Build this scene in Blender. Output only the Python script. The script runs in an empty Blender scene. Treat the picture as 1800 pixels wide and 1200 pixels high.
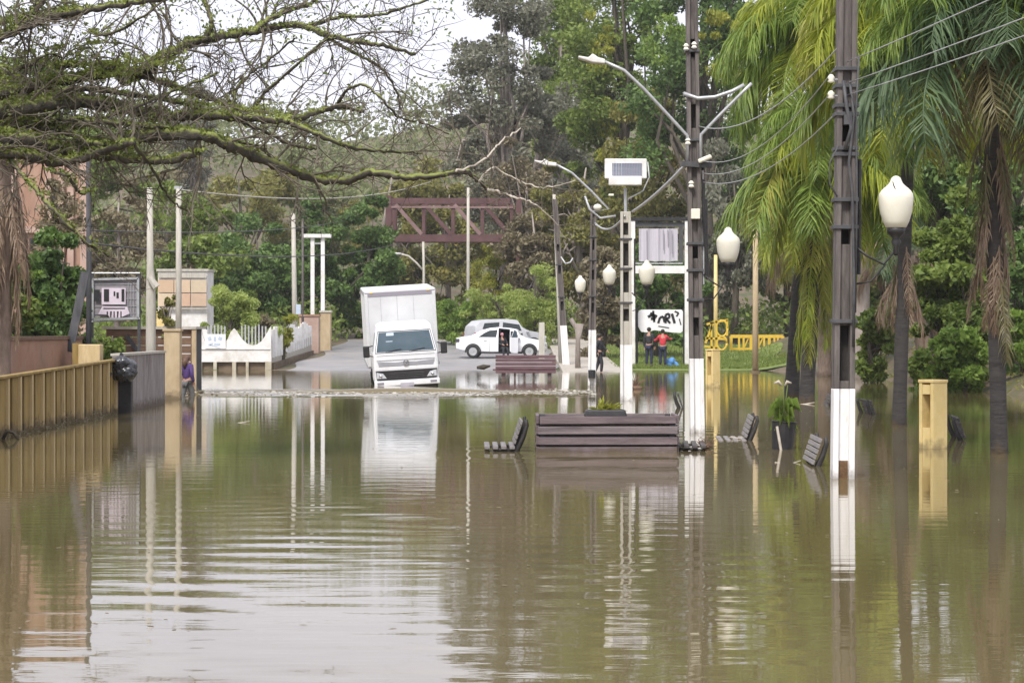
import bpy, math, random
import numpy as np
from mathutils import Vector, Matrix, Euler

scene = bpy.context.scene
COL = scene.collection
PI = math.pi
R = math.radians

# ------------------------------------------------------------------ camera
F, CAMZ, CX, HY = 4000.0, 1.75, 900.0, 578.0
cam_d = bpy.data.cameras.new('camera')
cam = bpy.data.objects.new('camera', cam_d)
COL.objects.link(cam)
cam.location = (0, 0, CAMZ)
cam.rotation_euler = (R(90), 0, 0)
cam_d.sensor_width = 36
cam_d.lens = 36 * F / 1800
cam_d.shift_y = -22 / 1800
cam_d.clip_end = 3000
scene.camera = cam

# ------------------------------------------------------------------ sky and sun (overcast day)
SUN_EL, SUN_AZ = R(52), R(200)
w = bpy.data.worlds.new('World')
scene.world = w
w.use_nodes = True
nt = w.node_tree
nt.nodes.clear()
out = nt.nodes.new('ShaderNodeOutputWorld')
bg = nt.nodes.new('ShaderNodeBackground')
bg.inputs['Strength'].default_value = 0.1
sky = nt.nodes.new('ShaderNodeTexSky')
sky.sky_type = 'NISHITA'
sky.sun_disc = False
sky.sun_elevation = SUN_EL
sky.sun_rotation = SUN_AZ
tc = nt.nodes.new('ShaderNodeTexCoord')
mp = nt.nodes.new('ShaderNodeMapping')
mp.inputs['Scale'].default_value = (3.0, 3.0, 7.0)
nz = nt.nodes.new('ShaderNodeTexNoise')
nz.inputs['Scale'].default_value = 2.2
nz.inputs['Detail'].default_value = 6
rp = nt.nodes.new('ShaderNodeValToRGB')
rp.color_ramp.elements[0].position = 0.3
rp.color_ramp.elements[0].color = (3.6, 3.56, 4.2, 1)
rp.color_ramp.elements[1].position = 0.72
rp.color_ramp.elements[1].color = (4.7, 4.66, 5.05, 1)
mx = nt.nodes.new('ShaderNodeMix')
mx.data_type = 'RGBA'
mx.inputs['Factor'].default_value = 0.94
nt.links.new(tc.outputs['Generated'], mp.inputs['Vector'])
nt.links.new(mp.outputs['Vector'], nz.inputs['Vector'])
nt.links.new(nz.outputs['Fac'], rp.inputs['Fac'])
nt.links.new(sky.outputs['Color'], mx.inputs['A'])
nt.links.new(rp.outputs['Color'], mx.inputs['B'])
nt.links.new(mx.outputs['Result'], bg.inputs['Color'])
nt.links.new(bg.outputs['Background'], out.inputs['Surface'])

sun_d = bpy.data.lights.new('sun', 'SUN')
sun_d.energy = 1.5
sun_d.angle = R(14)
sun_d.color = (1.0, 0.96, 0.9)
sun = bpy.data.objects.new('sun', sun_d)
COL.objects.link(sun)
# direction towards the sun: behind the camera, slightly left, high up
sdir = Vector((math.sin(SUN_AZ) * math.cos(SUN_EL), math.cos(SUN_AZ) * math.cos(SUN_EL), math.sin(SUN_EL)))
sun.rotation_euler = sdir.to_track_quat('Z', 'Y').to_euler()

scene.view_settings.view_transform = 'Standard'
scene.view_settings.look = 'None'
scene.view_settings.exposure = 1.45
scene.view_settings.gamma = 1.0
scene.view_settings.use_curve_mapping = False
scene.render.engine = 'CYCLES'
scene.cycles.max_bounces = 8
scene.cycles.use_denoising = True

# ------------------------------------------------------------------ helpers
rnd = random.Random(7)
npr = np.random.default_rng(11)


def W(px, py, D):
    """a point of the place, from where the photograph shows it and how far away it is"""
    return Vector(((px - CX) * D / F, D, CAMZ - (py - HY) * D / F))


def tag(o, label=None, cat=None, group=None, kind=None):
    if label: o['label'] = label
    if cat: o['category'] = cat
    if group: o['group'] = group
    if kind: o['kind'] = kind
    return o


def thing(name, label, cat, loc=(0, 0, 0), rz=0.0, group=None, rot=None):
    o = bpy.data.objects.new(name, None)
    o.empty_display_size = 0.2
    COL.objects.link(o)
    o.location = loc
    o.rotation_euler = rot if rot else (0, 0, rz)
    return tag(o, label, cat, group)


def children(o):
    return [c for c in COL.objects if c.parent == o]


KIDS = {}


def dup(root, loc, rz=None, label=None, group=None, rot=None):
    def cp(o, par):
        c = o.copy()
        COL.objects.link(c)
        if par is not None:
            c.parent = par
            KIDS.setdefault(par.name, []).append(c)
        for k in list(KIDS.get(o.name, [])):
            cp(k, c)
        return c
    r = cp(root, None)
    r.location = loc
    if rz is not None: r.rotation_euler = (0, 0, rz)
    if rot is not None: r.rotation_euler = rot
    if label: r['label'] = label
    if group: r['group'] = group
    return r


def link(name, me, parent=None):
    o = bpy.data.objects.new(name, me)
    COL.objects.link(o)
    if parent is not None:
        o.parent = parent
        KIDS.setdefault(parent.name, []).append(o)
    return o


class MB:
    """collects shapes, then links them as ONE mesh object"""

    def __init__(self):
        self.v, self.f, self.m = [], [], []
        self.mi = 0

    def add(self, vs, fs):
        b = len(self.v)
        self.v += [tuple(p) for p in vs]
        for f in fs:
            self.f.append(tuple(i + b for i in f))
            self.m.append(self.mi)
        return self

    def box(self, c, s, rot=None, taper=1.0):
        hx, hy, hz = s[0] / 2, s[1] / 2, s[2] / 2
        vs = []
        for z, t in ((-hz, 1.0), (hz, taper)):
            for x, y in ((-hx, -hy), (hx, -hy), (hx, hy), (-hx, hy)):
                vs.append(Vector((x * t, y * t, z)))
        if rot is not None:
            m = Euler(rot).to_matrix()
            vs = [m @ p for p in vs]
        c = Vector(c)
        vs = [p + c for p in vs]
        return self.add(vs, [(0, 3, 2, 1), (4, 5, 6, 7), (0, 1, 5, 4), (1, 2, 6, 5), (2, 3, 7, 6), (3, 0, 4, 7)])

    def beam(self, a, b, wd, dp=None, up=(0, 0, 1)):
        """a bar of rectangular section from a to b"""
        a, b = Vector(a), Vector(b)
        dp = dp if dp else wd
        t = (b - a).normalized()
        u = Vector(up)
        if abs(t.dot(u)) > 0.98: u = Vector((0, 1, 0))
        s = t.cross(u).normalized()
        n = s.cross(t).normalized()
        vs = []
        for p in (a, b):
            for x, y in ((-1, -1), (1, -1), (1, 1), (-1, 1)):
                vs.append(p + s * (x * wd / 2) + n * (y * dp / 2))
        return self.add(vs, [(0, 3, 2, 1), (4, 5, 6, 7), (0, 1, 5, 4), (1, 2, 6, 5), (2, 3, 7, 6), (3, 0, 4, 7)])

    def tube(self, pts, rad, n=8, cap=True, jit=0.0):
        pts = [Vector(p) for p in pts]
        k = len(pts)
        if not isinstance(rad, (list, tuple)): rad = [rad] * k
        vs, fs = [], []
        t0 = (pts[1] - pts[0]).normalized()
        u = t0.cross(Vector((0, 0, 1)))
        if u.length < 0.05: u = t0.cross(Vector((0, 1, 0)))
        u.normalize()
        for i in range(k):
            t = (pts[min(i + 1, k - 1)] - pts[max(i - 1, 0)]).normalized()
            u = (u - t * u.dot(t))
            if u.length < 1e-5: u = t.orthogonal()
            u.normalize()
            vv = t.cross(u)
            for j in range(n):
                a = 2 * PI * j / n
                vs.append(pts[i] + (u * math.cos(a) + vv * math.sin(a)) * rad[i] * (1 + (rnd.gauss(0, jit) if jit else 0)))
        for i in range(k - 1):
            for j in range(n):
                a, b = i * n + j, i * n + (j + 1) % n
                fs.append((a, b, b + n, a + n))
        if cap:
            fs.append(tuple(range(n - 1, -1, -1)))
            fs.append(tuple((k - 1) * n + j for j in range(n)))
        return self.add(vs, fs)

    def lathe(self, prof, n=14, c=(0, 0, 0)):
        """prof: list of (radius, z)"""
        vs, fs = [], []
        for r, z in prof:
            for j in range(n):
                a = 2 * PI * j / n
                vs.append((c[0] + r * math.cos(a), c[1] + r * math.sin(a), c[2] + z))
        for i in range(len(prof) - 1):
            for j in range(n):
                a, b = i * n + j, i * n + (j + 1) % n
                fs.append((a, b, b + n, a + n))
        fs.append(tuple(range(n - 1, -1, -1)))
        fs.append(tuple((len(prof) - 1) * n + j for j in range(n)))
        return self.add(vs, fs)

    def prism(self, poly, d, axis='y', off=0.0):
        """polygon (a, b) extruded by d; axis y: (x, z) outline; axis x: (y, z); axis z: (x, y)"""
        n = len(poly)
        def put(a, b, e):
            return {'y': (a, e, b), 'x': (e, a, b), 'z': (a, b, e)}[axis]
        vs = [put(a, b, off) for a, b in poly] + [put(a, b, off + d) for a, b in poly]
        fs = [tuple(range(n)), tuple(range(2 * n - 1, n - 1, -1))]
        for i in range(n):
            j = (i + 1) % n
            fs.append((i, i + n, j + n, j))
        return self.add(vs, fs)

    def ball(self, c, r, n=10, m=7):
        prof = []
        rr = r if isinstance(r, (tuple, list)) else (r, r, r)
        vs, fs = [], []
        for i in range(m + 1):
            ph = PI * i / m
            for j in range(n):
                a = 2 * PI * j / n
                vs.append((c[0] + rr[0] * math.sin(ph) * math.cos(a), c[1] + rr[1] * math.sin(ph) * math.sin(a), c[2] - rr[2] * math.cos(ph)))
        for i in range(m):
            for j in range(n):
                a, b = i * n + j, i * n + (j + 1) % n
                fs.append((a, b, b + n, a + n))
        return self.add(vs, fs)

    def loft(self, rings, cap=True):
        n = len(rings[0])
        vs, fs = [], []
        for r_ in rings: vs += r_
        for i in range(len(rings) - 1):
            for j in range(n):
                a, b = i * n + j, i * n + (j + 1) % n
                fs.append((a, b, b + n, a + n))
        if cap:
            fs.append(tuple(range(n - 1, -1, -1)))
            fs.append(tuple((len(rings) - 1) * n + j for j in range(n)))
        return self.add(vs, fs)

    def build(self, name, mats, parent=None, smooth=False, bevel=0, shift=None):
        me = bpy.data.meshes.new(name)
        vs = self.v
        if shift is not None:
            s = Vector(shift)
            vs = [Vector(p) - s for p in vs]
        me.from_pydata(vs, [], self.f)
        if not isinstance(mats, (list, tuple)): mats = [mats]
        for m in mats: me.materials.append(m)
        if len(mats) > 1:
            me.polygons.foreach_set('material_index', self.m)
        import bmesh
        bm = bmesh.new()
        bm.from_mesh(me)
        bmesh.ops.recalc_face_normals(bm, faces=bm.faces)
        bm.to_mesh(me)
        bm.free()
        if smooth:
            me.polygons.foreach_set('use_smooth', [True] * len(me.polygons))
        me.update()
        o = link(name, me, parent)
        if bevel:
            b = o.modifiers.new('bevel', 'BEVEL')
            b.width = bevel
            b.segments = 2
            b.limit_method = 'ANGLE'
        return o


def mesh_np(name, V, Q, mat, parent=None, smooth=False):
    """V (n,3), Q (m,k) with the same number of corners everywhere"""
    V = np.asarray(V, dtype=np.float32)
    Q = np.asarray(Q, dtype=np.int32)
    me = bpy.data.meshes.new(name)
    me.vertices.add(len(V))
    me.vertices.foreach_set('co', V.ravel())
    k = Q.shape[1]
    me.loops.add(Q.size)
    me.loops.foreach_set('vertex_index', Q.ravel())
    me.polygons.add(len(Q))
    me.polygons.foreach_set('loop_start', np.arange(0, Q.size, k, dtype=np.int32))
    if smooth:
        me.polygons.foreach_set('use_smooth', np.ones(len(Q), dtype=bool))
    me.update(calc_edges=True)
    me.validate()
    me.materials.append(mat)
    return link(name, me, parent)


# ------------------------------------------------------------------ materials
def pm(name, c1, c2=None, scale=6.0, rough=0.75, bump=0.0, bscale=None, stretch=None, metal=0.0, spec=0.4, c3=None, s3=1.5, t3=(0.5, 0.7), detail=5):
    """painted / weathered surface: two tones mixed by noise, patches of a third, fine relief"""
    m = bpy.data.materials.new(name)
    m.use_nodes = True
    n = m.node_tree
    p = n.nodes['Principled BSDF']
    p.inputs['Roughness'].default_value = rough
    p.inputs['Metallic'].default_value = metal
    p.inputs['Specular IOR Level'].default_value = spec
    co = n.nodes.new('ShaderNodeTexCoord')
    ma = n.nodes.new('ShaderNodeMapping')
    ma.inputs['Scale'].default_value = stretch if stretch else (1, 1, 1)
    oi = n.nodes.new('ShaderNodeObjectInfo')
    ad = n.nodes.new('ShaderNodeVectorMath')
    ad.operation = 'ADD'
    sc = n.nodes.new('ShaderNodeVectorMath')
    sc.operation = 'SCALE'
    sc.inputs['Scale'].default_value = 37.0
    cb = n.nodes.new('ShaderNodeCombineXYZ')
    n.links.new(oi.outputs['Random'], cb.inputs[0])
    n.links.new(oi.outputs['Random'], cb.inputs[1])
    n.links.new(cb.outputs[0], sc.inputs[0])
    n.links.new(co.outputs['Object'], ma.inputs['Vector'])
    n.links.new(ma.outputs['Vector'], ad.inputs[0])
    n.links.new(sc.outputs[0], ad.inputs[1])
    col = None
    if c2:
        t = n.nodes.new('ShaderNodeTexNoise')
        t.inputs['Scale'].default_value = scale
        t.inputs['Detail'].default_value = detail
        t.inputs['Roughness'].default_value = 0.65
        r_ = n.nodes.new('ShaderNodeValToRGB')
        r_.color_ramp.elements[0].position = 0.32
        r_.color_ramp.elements[0].color = (*c1, 1)
        r_.color_ramp.elements[1].position = 0.68
        r_.color_ramp.elements[1].color = (*c2, 1)
        n.links.new(ad.outputs[0], t.inputs['Vector'])
        n.links.new(t.outputs['Fac'], r_.inputs['Fac'])
        col = r_.outputs['Color']
        if c3:
            t2 = n.nodes.new('ShaderNodeTexNoise')
            t2.inputs['Scale'].default_value = s3
            t2.inputs['Detail'].default_value = 7
            t2.inputs['Roughness'].default_value = 0.7
            mr = n.nodes.new('ShaderNodeMapRange')
            mr.inputs['From Min'].default_value = t3[0]
            mr.inputs['From Max'].default_value = t3[1]
            mi = n.nodes.new('ShaderNodeMix')
            mi.data_type = 'RGBA'
            mi.inputs['B'].default_value = (*c3, 1)
            n.links.new(ad.outputs[0], t2.inputs['Vector'])
            n.links.new(t2.outputs['Fac'], mr.inputs['Value'])
            n.links.new(mr.outputs['Result'], mi.inputs['Factor'])
            n.links.new(col, mi.inputs['A'])
            col = mi.outputs['Result']
        n.links.new(col, p.inputs['Base Color'])
    else:
        p.inputs['Base Color'].default_value = (*c1, 1)
    if bump:
        tb = n.nodes.new('ShaderNodeTexNoise')
        tb.inputs['Scale'].default_value = bscale if bscale else scale * 4
        tb.inputs['Detail'].default_value = 4
        bn = n.nodes.new('ShaderNodeBump')
        bn.inputs['Strength'].default_value = bump
        bn.inputs['Distance'].default_value = 0.02
        n.links.new(ad.outputs[0], tb.inputs['Vector'])
        n.links.new(tb.outputs['Fac'], bn.inputs['Height'])
        n.links.new(bn.outputs['Normal'], p.inputs['Normal'])
    return m


def leafmat(name, dark, light, tr=0.35, third=None, rough=0.5):
    """leaves: each leaf its own tone between two (and now and then a third), partly see-through to light"""
    m = bpy.data.materials.new(name)
    m.use_nodes = True
    n = m.node_tree
    n.nodes.clear()
    o = n.nodes.new('ShaderNodeOutputMaterial')
    g = n.nodes.new('ShaderNodeNewGeometry')
    r_ = n.nodes.new('ShaderNodeValToRGB')
    r_.color_ramp.elements[0].color = (*dark, 1)
    r_.color_ramp.elements[1].position = 0.88
    r_.color_ramp.elements[1].color = (*light, 1)
    if third:
        e = r_.color_ramp.elements.new(0.97)
        e.color = (*third, 1)
    co = n.nodes.new('ShaderNodeTexCoord')
    t = n.nodes.new('ShaderNodeTexNoise')
    t.inputs['Scale'].default_value = 0.55
    t.inputs['Detail'].default_value = 3
    n.links.new(co.outputs['Object'], t.inputs['Vector'])
    a = n.nodes.new('ShaderNodeMath')
    a.operation = 'MULTIPLY_ADD'
    a.inputs[1].default_value = 0.6
    b = n.nodes.new('ShaderNodeMath')
    b.operation = 'MULTIPLY_ADD'
    b.inputs[1].default_value = 1.3
    b.inputs[2].default_value = -0.45
    n.links.new(t.outputs['Fac'], b.inputs[0])
    n.links.new(g.outputs['Random Per Island'], a.inputs[0])
    n.links.new(b.outputs[0], a.inputs[2])
    n.links.new(a.outputs[0], r_.inputs['Fac'])
    p = n.nodes.new('ShaderNodeBsdfPrincipled')
    p.inputs['Roughness'].default_value = rough
    p.inputs['Specular IOR Level'].default_value = 0.35
    tl = n.nodes.new('ShaderNodeBsdfTranslucent')
    mx_ = n.nodes.new('ShaderNodeMixShader')
    mx_.inputs[0].default_value = tr
    n.links.new(r_.outputs['Color'], p.inputs['Base Color'])
    n.links.new(r_.outputs['Color'], tl.inputs['Color'])
    n.links.new(p.outputs[0], mx_.inputs[1])
    n.links.new(tl.outputs[0], mx_.inputs[2])
    n.links.new(mx_.outputs[0], o.inputs['Surface'])
    return m


M = {}
M['concrete'] = pm('pole concrete', (.085, .075, .07), (.19, .165, .15), 3.0, .85, .3, 40, (4, 4, .5), c3=(.05, .045, .04), s3=2.0, t3=(.52, .72))
M['concrete_slot_shade'] = pm('slot shade on concrete', (.03, .027, .025), (.06, .055, .05), 4, .9)  # the dark inside of the pole slots, as a colour
M['concrete_pale'] = pm('pale concrete', (.38, .36, .31), (.55, .52, .45), 3.0, .85, .2, 40, (4, 4, .6), c3=(.25, .24, .2), s3=1.5, t3=(.55, .8))
M['white_dirty'] = pm('white paint on concrete', (.72, .71, .70), (.84, .83, .82), 4.0, .6, .15, 40, (3, 3, .6), c3=(.45, .41, .33), s3=2.4, t3=(.58, .8))
M['white'] = pm('white gloss paint', (.78, .79, .81), (.83, .83, .84), 2.0, .3, spec=.5)
M['white_box'] = pm('white box panel', (.60, .61, .62), (.66, .67, .67), 1.5, .5, c3=(.5, .5, .5), s3=.8, t3=(.5, .9))
M['silver'] = pm('silver paint', (.44, .45, .47), (.5, .51, .53), 3, .3, spec=.5)
M['truck_white'] = pm('white truck paint, dusty', (.70, .71, .73), (.79, .79, .80), 1.2, .35, spec=.5, c3=(.55, .53, .50), s3=1.1, t3=(.55, .85))
M['white_matt'] = pm('white matt paint', (.66, .65, .63), (.80, .79, .77), 3.0, .7, .1, c3=(.46, .42, .33), s3=1.2, t3=(.5, .8))
M['white_stained'] = pm('stained white paint', (.40, .36, .26), (.62, .58, .48), 4.0, .8, .1, c3=(.24, .19, .11), s3=2.0, t3=(.45, .7))
M['wall_brown'] = pm('muddy plinth', (.11, .08, .05), (.2, .15, .1), 3.0, .85, .3, 15)
M['wake_glint'] = pm('froth and sky glint', (.46, .43, .36), (.62, .59, .52), 8, .6)  # pale tone includes the sky's reflection on the bow wave
M['cream'] = pm('cream acrylic', (.74, .71, .58), (.80, .77, .66), 5.0, .35)
M['black'] = pm('black metal', (.014, .014, .015), (.035, .033, .033), 8.0, .5)
M['darkgrey'] = pm('dark grey metal', (.05, .05, .055), (.09, .09, .09), 8.0, .55)
M['steel'] = pm('galvanised steel', (.38, .39, .40), (.52, .53, .53), 6.0, .45, metal=.4)
M['rubber'] = pm('tyre rubber', (.02, .02, .02), (.035, .035, .035), 20, .8)
M['glass'] = pm('dark window glass', (.055, .085, .105), (.09, .125, .15), 1.5, .10, spec=.25)
M['glass_dark'] = pm('dark glass', (.018, .024, .026), (.035, .045, .048), 1.5, .08, spec=.4)
M['lens'] = pm('headlamp glass', (.45, .47, .5), (.6, .62, .65), 8, .12, spec=.8)
M['chrome'] = pm('chrome', (.6, .6, .62), (.7, .7, .72), 4, .15, metal=1.0)
M['yellow'] = pm('yellow paint', (.66, .50, .20), (.76, .60, .29), 3.0, .6, .1, c3=(.5, .38, .16), s3=1.6, t3=(.55, .8))
M['yellow_rail'] = pm('yellow rail paint', (.62, .40, .04), (.72, .50, .07), 3.0, .5)
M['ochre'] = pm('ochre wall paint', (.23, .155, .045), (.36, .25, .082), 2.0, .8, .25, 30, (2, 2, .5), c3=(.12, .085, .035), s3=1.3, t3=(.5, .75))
M['ochre_shade'] = pm('ochre shade strip', (.10, .068, .024), (.19, .13, .048), 2.0, .8, .25, 30, (2, 2, .5), c3=(.08, .055, .025), s3=1.3, t3=(.45, .7))  # shaded copy of the ochre, for the dark strip beside each rib
M['ochre_pale'] = pm('ochre post paint', (.50, .38, .19), (.64, .50, .28), 3.0, .8, .2, 30, (3, 3, .5), c3=(.22, .15, .07), s3=1.6, t3=(.55, .8))
M['wall_grey'] = pm('weathered grey wall', (.20, .17, .16), (.34, .31, .30), 2.0, .85, .25, 25, (3, 3, .6), c3=(.09, .07, .065), s3=1.5, t3=(.5, .72))
M['pillar_beige'] = pm('beige plaster', (.42, .32, .19), (.53, .42, .27), 2.5, .8, .15, 30, (2, 2, .7), c3=(.3, .22, .13), s3=1.3, t3=(.5, .8))
M['terracotta'] = pm('terracotta wall', (.30, .16, .10), (.44, .27, .19), 1.6, .85, .2, 20, c3=(.14, .09, .06), s3=.8, t3=(.5, .75))
M['brick'] = pm('orange brick', (.33, .19, .13), (.47, .31, .23), 1.4, .85, .2, 20, (1.5, 1.5, .4), c3=(.21, .14, .11), s3=.6, t3=(.5, .8))
M['brick_pale'] = pm('pale brick pier', (.42, .28, .22), (.54, .40, .33), 1.4, .85, .1)
M['mortar'] = pm('mortar', (.42, .34, .28), (.52, .42, .35), 4, .9)
M['plank'] = pm('purple brown plank', (.115, .085, .09), (.21, .16, .165), 3.0, .55, .35, 30, (.6, 6, 6), c3=(.06, .045, .05), s3=1.3, t3=(.5, .8))
M['plank_pale'] = pm('bleached purple plank', (.16, .13, .135), (.27, .22, .22), 3.0, .6, .35, 30, (.6, 6, 6), c3=(.07, .055, .06), s3=1.6, t3=(.48, .75))
M['slat_grey'] = pm('grey weathered slat', (.17, .155, .15), (.28, .26, .25), 5.0, .7, .2, 30, (.6, 5, 5))
M['maroon'] = pm('maroon bench plank', (.10, .05, .06), (.18, .10, .11), 3.0, .6, .25, 30, (.6, 5, 5), c3=(.08, .045, .05), s3=1.3, t3=(.5, .8))
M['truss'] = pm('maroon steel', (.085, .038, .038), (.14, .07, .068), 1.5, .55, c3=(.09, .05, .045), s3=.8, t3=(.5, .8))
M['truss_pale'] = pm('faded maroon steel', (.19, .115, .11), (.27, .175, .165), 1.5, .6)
M['iron'] = pm('bench iron', (.018, .017, .016), (.05, .045, .042), 9.0, .6)
M['slat_pale'] = pm('pale weathered slat', (.34, .31, .27), (.5, .47, .42), 5.0, .7, .2, 30, (.6, 5, 5))
M['slat_dark'] = pm('dark weathered slat', (.05, .045, .042), (.11, .10, .095), 5.0, .7, .2, 30, (.6, 5, 5))
M['wood_dark'] = pm('dark board', (.035, .035, .04), (.08, .08, .085), 3.0, .8, .2, 30, (4, 4, .5))
M['wood_brown'] = pm('brown board', (.12, .07, .045), (.22, .14, .09), 3.0, .8, .2, 30, (.7, 4, 4))
M['drift'] = pm('driftwood', (.38, .33, .26), (.55, .5, .42), 6.0, .8, .2)
M['bark'] = pm('branch bark', (.035, .028, .02), (.085, .07, .048), 7.0, .9, .5, 30)
M['twig'] = pm('twig bark', (.075, .062, .045), (.155, .135, .10), 7.0, .9)
M['palm_bark'] = pm('palm trunk', (.026, .024, .023), (.068, .061, .057), 4.0, .9, .6, 14, (1, 1, 5), c3=(.03, .027, .025), s3=2, t3=(.5, .75))
M['palm_bark_brown'] = pm('brown palm trunk', (.14, .10, .075), (.25, .19, .15), 4.0, .9, .6, 14, (3, 3, 1))
M['trunk'] = pm('tree trunk', (.06, .048, .036), (.13, .11, .085), 4.0, .9, .4, 20, (2, 2, .6))
M['trunk_pale'] = pm('pale tree trunk', (.22, .19, .16), (.36, .31, .28), 3.0, .9, .3, 20, (2, 2, .6))
M['plastic_black'] = pm('black plastic film', (.012, .013, .016), (.03, .032, .036), 6, .25, .7, 9, spec=.7)
M['banner_white'] = pm('white banner', (.74, .73, .74), (.82, .81, .82), 2, .7)
M['banner_grey'] = pm('lavender banner', (.43, .41, .46), (.53, .50, .55), 1.6, .7, stretch=(6, 6, .3))
M['ink'] = pm('black ink', (.02, .02, .022), None, rough=.7)
M['ink_grey'] = pm('grey ink', (.28, .26, .30), None, rough=.7)
M['ink_glint_blue'] = pm('pale blue ink and glint', (.42, .50, .60), (.5, .58, .68), 6, rough=.7)
M['pink'] = pm('pale pink poster', (.62, .53, .60), (.72, .64, .70), 5, .7)
M['solar'] = pm('grey blue panel', (.20, .22, .29), (.29, .31, .38), 3, .25, stretch=(.2, .2, 4))
M['soil'] = pm('wet soil', (.10, .075, .045), (.17, .13, .085), 1.5, .8, .4, 6, c3=(.07, .085, .03), s3=.35, t3=(.48, .62))
M['asphalt'] = pm('wet asphalt', (.20, .195, .195), (.29, .28, .28), .8, .42, .15, 30, c3=(.36, .33, .29), s3=.35, t3=(.5, .72))
M['pavement'] = pm('pavement concrete', (.34, .31, .26), (.45, .41, .35), 1.5, .7, .2, 20)
M['lawn'] = pm('lawn', (.10, .14, .03), (.19, .235, .055), 1.2, .9, .3, 30)
M['skin'] = pm('skin', (.45, .26, .19), None, rough=.55)
M['hair'] = pm('dark hair', (.02, .014, .01), None, rough=.6)
M['hair_brown'] = pm('brown hair', (.10, .055, .035), (.15, .09, .06), 20, rough=.6)
M['cloth_red'] = pm('red cloth', (.52, .03, .05), (.62, .06, .08), 6, .85)
M['cloth_dark'] = pm('dark cloth', (.018, .019, .024), (.04, .04, .045), 6, .85)
M['cloth_navy'] = pm('navy cloth', (.02, .024, .05), (.035, .04, .075), 6, .85)
M['cloth_grey'] = pm('grey cloth', (.11, .11, .115), (.17, .17, .17), 6, .85)
M['cloth_purple'] = pm('purple cloth', (.055, .028, .12), (.09, .05, .17), 6, .85)
M['cloth_pink'] = pm('pink cloth', (.5, .22, .27), (.58, .3, .34), 6, .85)
M['cloth_blue'] = pm('blue cloth', (.08, .22, .5), (.12, .3, .6), 6, .85)
M['rust'] = pm('rusty inside', (.09, .045, .02), (.2, .12, .06), 9, .9, .5)
M['lamp_red'] = pm('red lens', (.35, .02, .02), None, rough=.2)

M['leaf_dark'] = leafmat('dark leaves', (0.048, 0.095, 0.026), (0.185, 0.290, 0.073), .35)
M['leaf_mid'] = leafmat('mid green leaves', (0.074, 0.124, 0.024), (0.263, 0.339, 0.071), .4)
M['leaf_olive'] = leafmat('olive leaves', (0.123, 0.130, 0.033), (0.319, 0.303, 0.082), .4, third=(0.492, 0.380, 0.118))
M['leaf_grey'] = leafmat('grey green leaves', (0.127, 0.133, 0.098), (0.272, 0.272, 0.196), .38)
M['leaf_brown'] = leafmat('brownish twigs and leaves', (0.127, 0.106, 0.063), (0.289, 0.249, 0.146), .3, third=(0.416, 0.347, 0.219))
M['leaf_bright'] = leafmat('bright green leaves', (0.099, 0.179, 0.028), (0.319, 0.441, 0.090), .45)
M['leaf_lime'] = leafmat('lime feathery leaves', (.22, .29, .06), (.48, .56, .17), .5)
M['leaf_yellow'] = leafmat('yellow green leaves', (0.170, 0.200, 0.022), (0.440, 0.440, 0.065), .45)
M['leaf_hill'] = leafmat('hillside leaves', (.10, .125, .045), (.26, .29, .12), .35, third=(.30, .26, .15))
M['moss'] = leafmat('moss', (0.083, 0.110, 0.022), (0.264, 0.308, 0.066), .3)
M['frond_green'] = leafmat('green frond', (0.072, 0.137, 0.025), (0.270, 0.365, 0.065), .4)
M['frond_dark'] = leafmat('dark green frond', (0.041, 0.088, 0.041), (0.149, 0.216, 0.101), .38)
M['frond_lime'] = leafmat('lime frond', (0.136, 0.198, 0.020), (0.407, 0.441, 0.050), .45)
M['frond_yellow'] = leafmat('yellowing frond', (.19, .205, .03), (.42, .42, .085), .45)
M['frond_olive'] = leafmat('olive old frond', (0.090, 0.085, 0.040), (0.240, 0.210, 0.100), .3)
M['frond_dead'] = leafmat('dead brown frond', (0.140, 0.090, 0.055), (0.340, 0.250, 0.170), .25)
M['grass'] = leafmat('grass blades', (.10, .145, .03), (.24, .30, .07), .4)


def grime(m, top=.16, col=(.095, .068, .038), soft=.16, amount=.9):
    """silt left by the flood just above the water, uneven along its upper edge"""
    n = m.node_tree
    p = n.nodes['Principled BSDF']
    ge = n.nodes.new('ShaderNodeNewGeometry')
    sp = n.nodes.new('ShaderNodeSeparateXYZ')
    n.links.new(ge.outputs['Position'], sp.inputs[0])
    t = n.nodes.new('ShaderNodeTexNoise')
    t.inputs['Scale'].default_value = 7.0
    t.inputs['Detail'].default_value = 6
    n.links.new(ge.outputs['Position'], t.inputs['Vector'])
    a = n.nodes.new('ShaderNodeMath'); a.operation = 'MULTIPLY_ADD'; a.inputs[1].default_value = -.5
    n.links.new(t.outputs['Fac'], a.inputs[0]); n.links.new(sp.outputs['Z'], a.inputs[2])
    mr = n.nodes.new('ShaderNodeMapRange')
    mr.inputs['From Min'].default_value = top - .25; mr.inputs['From Max'].default_value = top - .25 - soft
    mr.inputs['To Min'].default_value = 0; mr.inputs['To Max'].default_value = amount
    n.links.new(a.outputs[0], mr.inputs['Value'])
    mi = n.nodes.new('ShaderNodeMix'); mi.data_type = 'RGBA'
    mi.inputs['B'].default_value = (*col, 1)
    n.links.new(mr.outputs['Result'], mi.inputs['Factor'])
    s = p.inputs['Base Color'].links[0].from_socket
    n.links.new(s, mi.inputs['A'])
    n.links.new(mi.outputs['Result'], p.inputs['Base Color'])


for k_, tp_ in (('white_dirty', .13), ('yellow', .14), ('ochre', .24), ('ochre_shade', .28), ('ochre_pale', .20), ('wall_grey', .22), ('plank', .12), ('plank_pale', .12), ('pillar_beige', .2), ('palm_bark', .16), ('white_matt', .2), ('maroon', .1)):
    grime(M[k_], tp_, amount=.6 if k_ in ('yellow', 'white_dirty') else .8)


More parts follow.
